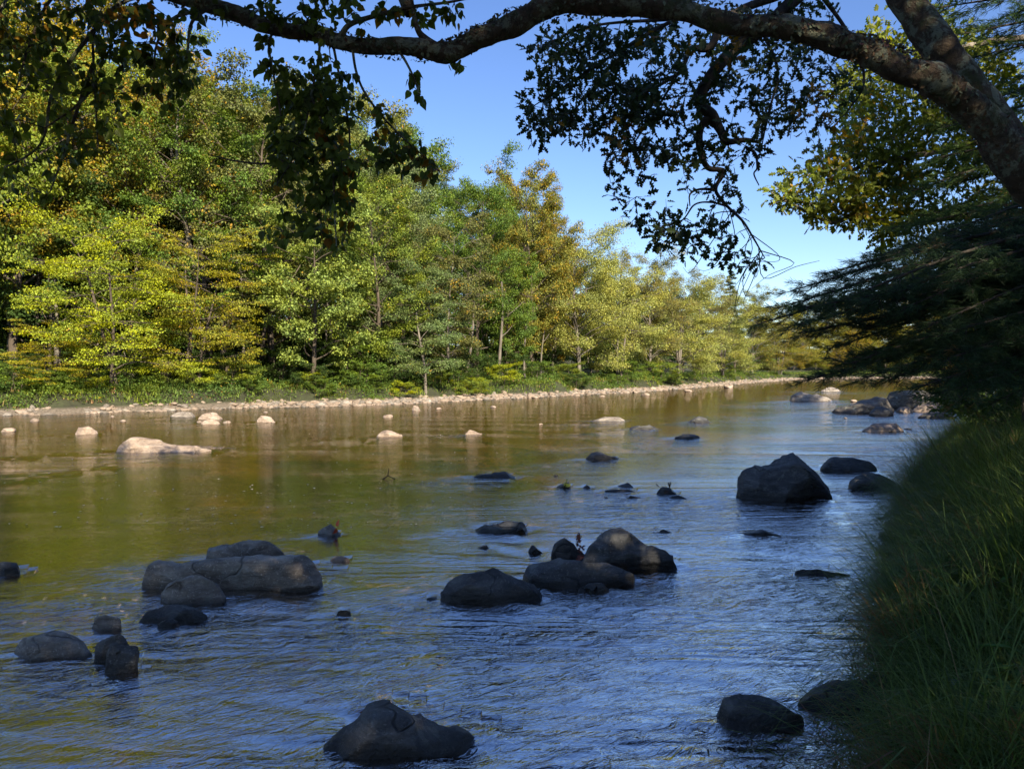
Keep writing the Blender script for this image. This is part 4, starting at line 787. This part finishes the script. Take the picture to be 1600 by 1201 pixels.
T2 = ell([(485, 130, 60, 45, 55, 4.3, 4.8), (478, 200, 55, 50, 55, 4.3, 4.8), (520, 170, 40, 50, 34, 4.3, 4.8), (450, 235, 28, 35, 20, 4.3, 4.8), (520, 270, 38, 55, 42, 4.3, 4.8), (470, 300, 40, 60, 26, 4.3, 4.8), (525, 345, 30, 45, 22, 4.3, 4.7), (590, 230, 55, 35, 24, 4.2, 4.6), (650, 255, 35, 25, 12, 4.2, 4.5), (600, 185, 20, 25, 6, 4.3, 4.6), (415, 85, 14, 30, 9, 4.5, 4.7),
          (560, 20, 190, 26, 40, 4.3, 4.7), (480, 12, 80, 25, 22, 4.4, 4.8), (650, 135, 12, 22, 6, 4.4, 4.6), (720, 105, 12, 8, 2, 4.4, 4.6), (365, 10, 40, 18, 8, 4.5, 4.8), (455, 370, 60, 40, 10, 4.4, 4.7)], rng)
TC = []
while len(TC) < 420:      # the crown goes on unseen above the view, added to darken the water's reflections
    Y_ = rng.uniform(2.0, 7.0); X_ = rng.uniform(-7.5, 1.0); z_ = rng.uniform(2.5, 10)
    if z_ > 2.5+.56*Y_ and z_ < 8.6 and X_/Y_ < -.12: TC.append(np.array([X_, Y_, z_]))
limbs = [[(-.6, 4.6, 4.1), (-1.2, 4.7, 5.5), (-2.4, 4.8, 7), (-4.5, 5, 8.4)], [(-1.6, 4.65, 4.4), (-2.8, 4.2, 5.4), (-4.6, 4, 6.6), (-6.8, 4.2, 8)], [(-1.2, 4.7, 5.5), (-1.2, 3.6, 6.6), (-2.6, 2.8, 7.2), (-4.6, 2.6, 7.8)], [(-2.4, 4.8, 7), (-3, 6.2, 7.4), (-4.6, 7.4, 8)]]
for b in limbs: pth = smooth_path(b, 7); bw2 = tube(pth, np.linspace(.04, .012, len(pth)), 7, .1, 4); mk('branch', loc(bw2), BARKN, arch); sk.append(pth)
wd2, tips2, _ = colonize(np.concatenate(sk[-4:]), TC, rng, .25, .005)
mk('foliage', loc(leaves_on(tips2, HEART, 30, .11, .9, rng, .3)+m1(wd2)), [LEAF_NEAR, BARKO], arch, smooth=False)
wd, tips, dirs = colonize(skel, T1+T2, rng, .08, .0028, -.05)
mk('foliage', loc(leaves_on(tips, HEART, 5, .055, .9, rng, .05)+m1(wd)), [LEAF_NEAR, BARKO], arch, smooth=False)

# ---- oak reaching in from the upper right
oc = np.array([9.5, 8.5, 1.3]); oak = empty('oak_tree', oc, 'oak with crooked dark boughs and small lobed leaves dangling against the sky', 'oak tree')
otr = smooth_path([(9.5, 8.5, 1.3), (9.3, 8.4, 4), (8.6, 8.1, 6.5), (7.2, 7.8, 8.3), (5.4, 7.6, 8.2)], 8)
mk('trunk', loc(tube(otr, interp_r([.34, .28, .22, .15, .11], 8, len(otr)), 14, .15, 8), oc), BARKN, oak)
def O(pp): return [(a, b, Y) for a, b, Y in pp]
ob = [[(1640, -430, 7.6), (1400, -120, 7.4), (1270, -25, 7.3), (1190, 48, 7.2), (1150, 75, 7.2), (1112, 118, 7.1), (1093, 160, 7.1), (1112, 180, 7.1), (1126, 205, 7.1), (1135, 221, 7.1), (1165, 219, 7.1), (1184, 222, 7.0)],
      [(1112, 180, 7.1), (1095, 200, 7.1), (1094, 235, 7.1), (1106, 262, 7.0), (1131, 268, 7.0), (1118, 296, 7.0), (1136, 322, 7.0), (1160, 345, 6.9), (1176, 370, 6.9), (1195, 403, 6.9)],
      [(1118, 296, 7.0), (1092, 296, 7.0), (1078, 304, 7.0), (1078, 322, 7.0)], [(1136, 322, 7.0), (1110, 316, 7.0), (1085, 320, 7.0), (1065, 345, 7.0), (1020, 370, 7.0)],
      [(1165, 230, 7.0), (1180, 240, 7.0), (1183, 262, 7.0), (1178, 272, 7.0), (1186, 290, 7.0)],
      [(1270, -25, 7.3), (1150, 20, 7.1), (1112, 70, 7.0), (1095, 78, 7.0), (1080, 75, 7.0), (1062, 112, 7.0), (1010, 145, 6.9), (950, 176, 6.9)],
      [(1150, 20, 7.1), (1060, 30, 7.0), (960, 85, 6.9), (890, 130, 6.9), (835, 165, 6.9)], [(1062, 112, 7.0), (1020, 180, 7.0), (980, 240, 7.0)], [(1190, 48, 7.2), (1215, 110, 7.1), (1200, 180, 7.1), (1190, 230, 7.1)],
      [(1270, -25, 7.3), (1330, 60, 7.2), (1350, 130, 7.2), (1320, 180, 7.2)], [(1060, 30, 7.0), (930, 40, 6.9), (850, 70, 6.9)]]
sk = []; bw = []
for i, b in enumerate(ob):
    pth = path_px(b, 6); r0 = [.10, .034, .014, .012, .016, .045, .025, .012, .016, .02, .016][i]
    n = len(pth); r = np.linspace(r0, .005, n) if i else interp_r([.11, .10, .07, .062, .058, .055, .05, .05, .038, .03, .022, .015], 6, n)
    bw += tube(pth, r, 9, .22, 6); sk.append(pth)
mk('branch', loc(bw, oc), BARKO, oak); skel = np.concatenate(sk)
TO = ell([(1290, 120, 60, 80, 32, 6.9, 7.8), (1110, 60, 120, 35, 40, 6.6, 7.6), (930, 60, 80, 30, 20, 6.4, 7.4), (1000, 300, 60, 25, 8, 6.6, 7.2), (1225, 110, 60, 90, 26, 6.8, 7.7), (900, 90, 75, 55, 60, 6.4, 7.5), (880, 170, 75, 50, 50, 6.4, 7.5), (850, 200, 40, 30, 14, 6.5, 7.3), (960, 190, 80, 60, 66, 6.4, 7.6), (990, 100, 80, 60, 55, 6.4, 7.6), (1040, 200, 70, 60, 55, 6.5, 7.6), (1000, 250, 60, 30, 22, 6.6, 7.4), (1080, 110, 70, 60, 44, 6.6, 7.6), (1150, 180, 60, 60, 32, 6.6, 7.5), (1110, 265, 50, 40, 20, 6.7, 7.3), (1190, 120, 60, 70, 30, 6.7, 7.6), (1250, 180, 50, 60, 22, 6.8, 7.6), (1180, 250, 30, 40, 7, 6.8, 7.2), (1060, 370, 70, 32, 34, 6.7, 7.2), (1020, 345, 35, 20, 9, 6.7, 7.2), (1150, 410, 45, 30, 9, 6.7, 7.1), (1230, 40, 90, 40, 24, 6.9, 7.6), (940, 130, 110, 90, 30, 6.2, 7.0), (1130, 340, 50, 60, 10, 6.7, 7.1)], rng)
wd, tips, dirs = colonize(skel, TO, rng, .1, .0036)
# bare curling twigs at the tip
for k in range(16):
    a = sk[1][int(len(sk[1])*rng.uniform(.55, .98))]; e = a+np.array([rng.uniform(-.45, .3), rng.uniform(-.1, .1), rng.uniform(-.6, -.15)]); wd += tube(smooth_path([a, (a+e)/2+rng.normal(0, .09, 3), e, e+rng.normal(0, .08, 3)], 4), np.linspace(.005, .0018, 13), 4, cap=False)
mk('foliage', loc(leaves_on(tips, OAK, 6, .095, .15, rng, .07)+m1(wd), oc), [LEAF_OAK, BARKO], oak, smooth=False)

# ---- yellow-brown leaved tree at the right
mc = np.array([12.6, 12.5, 1.5]); map_ = empty('maple_tree', mc, 'tree with sunlit yellow-brown leaves on pale level boughs, left of the dark pine', 'tree')
mt = smooth_path([(12.6, 12.5, 1.5), (12.2, 12.3, 4), (11.2, 12.2, 7)], 8)
mk('trunk', loc(tube(mt, interp_r([.2, .17, .12], 8, len(mt)), 12, .1, 3), mc), BARKP, map_)
mb = [[(1900, 330, 12.2), (1650, 330, 12), (1480, 340, 11.8), (1400, 352, 11.7), (1340, 335, 11.6), (1300, 348, 11.6), (1240, 320, 11.5), (1200, 305, 11.5)], [(1850, 200, 12), (1600, 210, 12), (1450, 240, 11.8), (1350, 260, 11.6), (1290, 280, 11.5)], [(1850, 80, 12), (1600, 60, 12), (1450, 90, 11.8), (1340, 120, 11.7)], [(1900, 330, 12.2), (1700, 420, 12), (1500, 440, 11.8), (1400, 420, 11.8)]]
bw = []; sk = []
for b in mb: pth = path_px(b, 6); bw += tube(pth, np.linspace(.08, .01, len(pth)), 7, .1, 2); sk.append(pth)
mk('branch', loc(bw, mc), BARKP, map_); skel = np.concatenate(sk)
TM = ell([(1290, 300, 85, 45, 85, 11.2, 12), (1350, 250, 70, 50, 70, 11.2, 12.4), (1390, 320, 60, 45, 55, 11.3, 12.4), (1330, 330, 60, 24, 24, 11.3, 12), (1380, 160, 80, 90, 130, 11.2, 12.6), (1460, 260, 90, 90, 120, 11.4, 12.8), (1480, 110, 100, 90, 110, 11.4, 12.8), (1560, 200, 100, 100, 60, 11.6, 13), (1420, 60, 90, 60, 44, 11.4, 12.6), (1450, 390, 90, 60, 50, 11.6, 12.8)], rng)
wd, tips, dirs = colonize(skel, TM, rng, .16, .006)
mk('foliage', loc(leaves_on(tips, OAK, 13, .12, .1, rng, .2)+m1(wd), mc), [LEAF_MAPLE, BARKP], map_, smooth=False)

# ---- white pines
def needles(tips, per, ln, wdt, rng, along=4):
    P, D = [], []
    for pth in tips:
        L = np.linalg.norm(np.diff(pth, axis=0), axis=1).sum(); k = min(9, max(along, int(L/.09)))
        for u in np.linspace(.35, 1, k):
            idx = u*(len(pth)-1); i0 = min(int(idx), len(pth)-2); q = pth[i0]+(pth[i0+1]-pth[i0])*(idx-i0); ax = nrm((pth[i0+1]-pth[i0])[None])[0]
            g = rnd_dirs(per, rng); P.append(np.repeat(q[None], per, 0)+rng.normal(0, .012, (per, 3))); D.append(nrm(ax*.9+g*.65+np.array([0, 0, .05])))
    P = np.concatenate(P); D = np.concatenate(D); n = len(P); S = nrm(np.cross(D, rnd_dirs(n, rng))); l = ln*rng.uniform(.7, 1.2, n)
    V = np.stack([P-S*wdt/2, P+S*wdt/2, P+D*l[:, None]*.6+S*wdt*.4+np.array([0, 0, -.004]), P+D*l[:, None]-np.array([0, 0, .012])], 1).reshape(-1, 3)
    f_ = np.array([[0, 1, 2, 3]]); return [(V, (f_+(np.arange(n)*4)[:, None]), 0)]
def bough(path, lmax, rng, wood, tips, start=.15):
    """a pine bough: flat fan of side shoots swept forward, each carrying shorter shoots"""
    n = len(path); T = nrm(np.gradient(path, axis=0)); L = np.linalg.norm(np.diff(path, axis=0), axis=1).sum(); k = int(L*(1-start)/.085)
    for i in range(k):
        u = start+(1-start)*(i+rng.random())/k; idx = u*(n-1); i0 = min(int(idx), n-2); q = path[i0]+(path[i0+1]-path[i0])*(idx-i0); t = T[i0]
        sd = nrm(np.cross(t, [0, 0, 1.])[None])[0]*(1 if i % 2 else -1); d = nrm((t*rng.uniform(.7, 1.3)+sd+np.array([0, 0, rng.normal(.02, .28)]))[None])[0]
        l = lmax*(1.1-u)*rng.uniform(.6, 1.2)+.12; m_ = max(3, int(l/.1)); s_ = np.linspace(0, 1, m_+1)[:, None]
        p = q+d*l*s_+np.array([0, 0, 1.])*(.10*l*s_**2-.12*l*s_)+rng.normal(0, .008, (m_+1, 3)); wood += tube(p, np.linspace(.006, .002, m_+1), 4, cap=False)
        for j in range(1, m_+1):
            for w in (-1, 1):
                if rng.random() < .3: continue
                e = p[j]+(nrm((d*1.1+w*np.cross(d, [0, 0, 1.])*.8+rng.normal(0, .2, 3))[None])[0])*rng.uniform(.07, .15); tips.append(np.array([p[j], (p[j]+e)/2, e]))
        tips.append(p[-3:])
def pine(center, top, boughs, targets, label, per, ln, wdt, r0, seed, lead=.09, mat=None, lmax=.75):
    rng = np.random.default_rng(seed); root = empty('pine_tree', center, label, 'pine tree')
    cc = np.array(center); mk('trunk', loc(tube(smooth_path([center, (cc+np.array(top))/2+[.1, 0, 0], top], 8), np.linspace(.26, .06, 17), 14, .12, seed), cc), BARK, root)
    bw = []; wd = []; tips = []
    for b in boughs: pth = path_px(b, 6); bw += tube(pth, np.linspace(lead*.4, .006, len(pth)), 7, .12, 3); bough(pth, lmax, rng, wd, tips)
    mk('branch', loc(bw, cc), BARKO, root)
    mk('needles', loc(needles(tips, per, ln, wdt, rng, 1)+m1(wd), cc), [mat or NEEDLE, BARKO], root, smooth=False); print(label, len(tips))
# low dark boughs over the water
def fan(ends, x0, Y0, rise, rng):
    out = []
    for (ex, ey, eY) in ends:
        sy = ey-rise*rng.uniform(.7, 1.3); out.append([(x0, sy, Y0), ((x0*2+ex)/3, sy+(ey-sy)*.30, (Y0*2+eY)/3), ((x0+ex*2)/3, sy+(ey-sy)*.62+rng.uniform(-8, 8), (Y0+eY*2)/3), (ex, ey, eY)])
    return out
rg = np.random.default_rng(64)
E1 = [(1178, 508, 7.8), (1235, 455, 8.1), (1212, 482, 8.3), (1268, 592, 7.5), (1325, 568, 7.3), (1288, 428, 8.4), (1345, 592, 7.0), (1400, 588, 7.0), (1330, 525, 7.6), (1460, 600, 6.8), (1370, 400, 8.6), (1295, 545, 7.9), (1250, 520, 7.9), (1420, 430, 8.0), (1400, 470, 7.4), (1450, 510, 7.0), (1480, 560, 6.8), (1360, 480, 8.4), (1500, 470, 7.8), (1520, 580, 7.2), (1440, 545, 8.0), (1540, 530, 7.4), (1310, 470, 7.2), (1380, 550, 8.3), (1530, 430, 8.2), (1260, 480, 7.0), (1500, 620, 7.6), (1420, 500, 8.6)]
E1 += [(a+rg.uniform(10, 60), b+rg.uniform(-18, 18), Y+rg.uniform(-.4, .6)) for a, b, Y in E1]
pine((8.2, 8.6, 1.3), (8.0, 8.6, 14), fan(E1, 1930, 8.5, 150, rg), None, 'white pine whose dark low boughs sweep out over the water at right', 13, .10, .0036, .004, 61, lmax=.62)
NEEDLE2 = leaf_mat('higher_pine_needles', gold=(.2, .14, .05), fixed=(.07, .12, .03, .02), trans=.3, rough=.5)
E2 = [(1380, 360, 10), (1420, 300, 10.2), (1395, 395, 9.8), (1450, 250, 10.4), (1470, 200, 10.5), (1500, 330, 9.8), (1440, 420, 9.6), (1490, 380, 10.4), (1470, 60, 10.6), (1450, 15, 10.3), (1500, -20, 10), (1520, 90, 10.4), (1540, 160, 10), (1530, 250, 10.6), (1560, 310, 10), (1550, 400, 9.6), (1560, 30, 10.8), (1580, 220, 10.2), (1480, 290, 10.8), (1600, 360, 10.4), (1600, 120, 10), (1590, 440, 9.8), (1430, 340, 10.9), (1500, 440, 10.5), (1570, 480, 10.2)]
pine((10.6, 11.2, 1.6), (10.3, 11.2, 16), fan(E2, 1960, 11, 110, rg), None, 'taller pine filling the right edge behind the arching tree', 12, .12, .0055, .006, 62, lead=.12, mat=NEEDLE2, lmax=1.0)
for i, (X_, Y_, H_) in enumerate([(8.6, 12.6, 2.2), (10.6, 16, 2.4), (12.9, 19, 2.6), (15.6, 23, 2.8), (20, 29, 3.2), (26, 37, 3.6), (11.2, 14.5, 3.2), (9.6, 11.2, 2.4)]):
    tree('shrub', 800+F*X_/Y_, Y_, 0, 'dark bush on the near bank where the pine boughs meet the grass', DARK, group='bushes on the near bank beyond the grass', name='shrub', X=X_, H=H_, rz=i*1.7, wscale=1.2, cat='shrub')
# ------------------------------------------------------------------ near weeds
def weed(X_, Y_, h, label, seed, col, leafs=.095, n_st=5):
    rng = np.random.default_rng(seed); z0 = float(ground_z(np.array([[X_, Y_]]))[0]); root = empty('leafy_weed', (X_, Y_, z0), label, 'weed'); st = []; P, D, N = [], [], []
    for k in range(n_st):
        a = rng.uniform(0, 6.3); s = np.linspace(0, 1, 7)[:, None]; l = h*rng.uniform(.7, 1.1)
        pth = np.hstack([np.cos(a)*s**1.5*l*.35+rng.normal(0, .02), np.sin(a)*s**1.5*l*.35+rng.normal(0, .02), s*l]); st += tube(pth, np.linspace(.004, .0018, 7), 5, cap=False)
        for j in range(1, 7):
            for q in (0, 1):
                b = a+j*1.57+q*PI; P.append(pth[j]); D.append([math.cos(b), math.sin(b), rng.uniform(-.3, .35)]); N.append([rng.normal(0, .2), rng.normal(0, .2), 1])
    mk('stem', st, GRASS, root); P, D, N = map(np.array, (P, D, N)); LANCE = (HEART[0]*np.array([1.25, .75, 1]), HEART[1])
    o = mk('foliage', place(LANCE, P, nrm(D.astype(float)), nrm(N.astype(float)), leafs*rng.uniform(.7, 1.2, len(P))), LEAF, root, smooth=False); o.color = col
WD = [(2.35, 3.3, .55, 'broad-leaved weed leaning over the bank at the bottom edge, nearest the water'), (2.75, 3.45, .6, 'tall broad-leaved weed in the lower right, with glossy dark leaves'), (3.0, 3.9, .6, 'leafy weed between the straw stems in the lower right'),
      (2.75, 4.6, .5, 'leafy weed at the edge of the bank above the brown slab'), (3.4, 4.5, .6, 'weed against the right edge of the view'), (3.3, 5.6, .5, 'small weed halfway along the near bank'), (2.1, 3.0, .35, 'low weed at the bottom edge of the view'), (2.55, 3.0, .5, 'weed in the bottom right corner')]
for i, (a, b, h_, l_) in enumerate(WD): weed(a, b, h_, l_, 70+i, (.08, .17, .04, .04))
rng = np.random.default_rng(81); c, d = bank_points(260, RB, .1, 2.6, 6.2, 9, rng, side=-1); c = c[np.hypot(c[:, 0], c[:, 1]) > 2.4]; n = len(c)*26
q = np.repeat(c, 26, 0)+rng.normal(0, .1, (n, 2)); pz = ground_z(q)+rng.uniform(.08, .42, n); D = rnd_dirs(n, rng)*np.array([1, 1, .4])
mk('ground_cover', place(RHOMB, np.stack([q[:, 0], q[:, 1], pz], 1), D, nrm(rng.normal(0, .4, (n, 3))+np.array([0, 0, 1])), rng.uniform(.025, .06, n)), leaf_mat('herb_leaves', fixed=(.05, .10, .03, .06)), smooth=False, kind='stuff', label='small green herbs mixed into the near bank grass', cat='ground cover')
c, d = bank_points(150, RB, .1, 1.9, 5.8, 7.3, rng, side=-1); c = c[np.hypot(c[:, 0], c[:, 1]) > 2.6]; n = len(c)*14
q = np.repeat(c, 14, 0)+rng.normal(0, .09, (n, 2)); D = rnd_dirs(n, rng)*np.array([1, 1, .35])
mk('ground_cover', place((HEART[0]*np.array([1.2, .8, 1]), HEART[1]), np.stack([q[:, 0], q[:, 1], ground_z(q)+rng.uniform(.15, .5, n)], 1), nrm(D), nrm(rng.normal(0, .35, (n, 3))+np.array([0, 0, 1])), rng.uniform(.04, .085, n)), leaf_mat('broad_herb_leaves', fixed=(.07, .15, .035, .05), rough=.4), smooth=False, kind='stuff', label='broad-leaved green weeds carpeting the foreground bank at lower right', cat='ground cover')
# bent tall sedge stems over the water
c = np.array([[6.1, 11.6], [5.9, 10.8], [4.9, 9.2], [7.2, 13.6], [2.6, 4.9], [2.4, 4.3], [2.9, 5.6], [3.6, 6.6], [6.6, 12.4], [2.2, 4.0]]); n = 8; cc = np.repeat(c, n, 0)+rng.normal(0, .1, (len(c)*n, 2))
mk('sedge', [blades(cc, ground_z(cc), rng.uniform(.7, 1.2, len(cc)), np.full(len(cc), .007), .3, 1.3, rng, np.tile([-1.6, .3], (len(cc), 1)), segs=8)], GRASS, kind='stuff', label='bent dark sedge stems reaching out over the water', cat='sedge')
# ------------------------------------------------------------------ leaves and twigs on the river rocks
def leaf_thing(px_, py_, Y, size, n, label, col, name='fallen_leaf', sp=.02, tm=OAK):
    p_ = at(px_, py_, Y); rng = np.random.default_rng(int(px_)); P = rng.normal(0, sp, (n, 3)); D = rnd_dirs(n, rng)+np.array([0, 0, .4]); N = rnd_dirs(n, rng)+np.array([0, -.8, .3])
    mm = M_(name+'_surface'); pr = mm.a('ShaderNodeBsdfPrincipled', {'Base Color': mm.ramp(mm.a('ShaderNodeNewGeometry').outputs['Random Per Island'], [(0, col), (1, tuple(x*.6 for x in col))]), 'Roughness': .6})
    o = mk(name, place(tm, P, nrm(D), nrm(N), size*rng.uniform(.8, 1.1, n)), mm.fin(pr.outputs[0]), smooth=False, label=label, cat='leaf' if n == 1 else 'leaves'); o.location = p_; return o
leaf_thing(903, 848, 7.75, .10, 5, 'reddish-brown dead oak leaves caught upright between two rocks', (.22, .06, .025), 'dead_leaves', .02)
leaf_thing(913, 864, 7.7, .08, 6, 'dull red dead leaves wedged against the humped boulder', (.18, .05, .035), 'dead_leaves', .035)
leaf_thing(528, 823, 9.12, .085, 3, 'bright orange-red maple leaf stuck on the small round rock', (.75, .10, .02), 'fallen_leaf', .012, HEART)
leaf_thing(884, 762, 12.75, .13, 3, 'bright yellow leaf caught at the foot of the brown rock', (.55, .55, .04), 'fallen_leaf', .03, HEART)
leaf_thing(1040, 761, 12.1, .11, 5, 'brown dead leaves on the pointed mossy rock', (.12, .06, .03), 'dead_leaves', .05)
tw = onz(606, 748); root = mk('dead_twig', tube([(-.18, 0, -.05), (-.05, 0, .02), (0, 0, .06), (.02, 0, .2)], [.012, .012, .01, .004], 6)+tube([(0, 0, .06), (.1, .02, .01), (.2, 0, -.03)], [.009, .008, .005], 6), BARKO, label='forked dead twig sticking up from the water in mid river', cat='twig'); root.location = tw
mm = M_('glint_bubble_flecks'); STRAWW = mm.fin(mm.a('ShaderNodeBsdfPrincipled', {'Base Color': (.6, .56, .45, 1), 'Roughness': .6}).outputs[0])  # pale colour stands in for sun sparkles as well as bubbles on the water
fr_ = np.random.default_rng(91); fp = []
while len(fp) < 420:
    q = onz(fr_.uniform(-50, 900), 640+fr_.random()**1.3*190)
    if pdist(q[None, :2], LB)[0] < -.5: fp.append(q+np.array([0, 0, .012]))
fp = np.array(fp); n = len(fp)
mk('glint_bubbles', place(RHOMB, fp, rnd_dirs(n, fr_)*np.array([1, 1, .02]), np.tile([0, 0, 1.], (n, 1))+fr_.normal(0, .02, (n, 3)), fr_.uniform(.02, .07, n)), STRAWW, kind='stuff', label='tiny pale flecks standing for glints and bubbles on the left half of the river', cat='glint_bubbles')
print('objects', len(bpy.data.objects), 'verts', sum(len(me.vertices) for me in bpy.data.meshes))
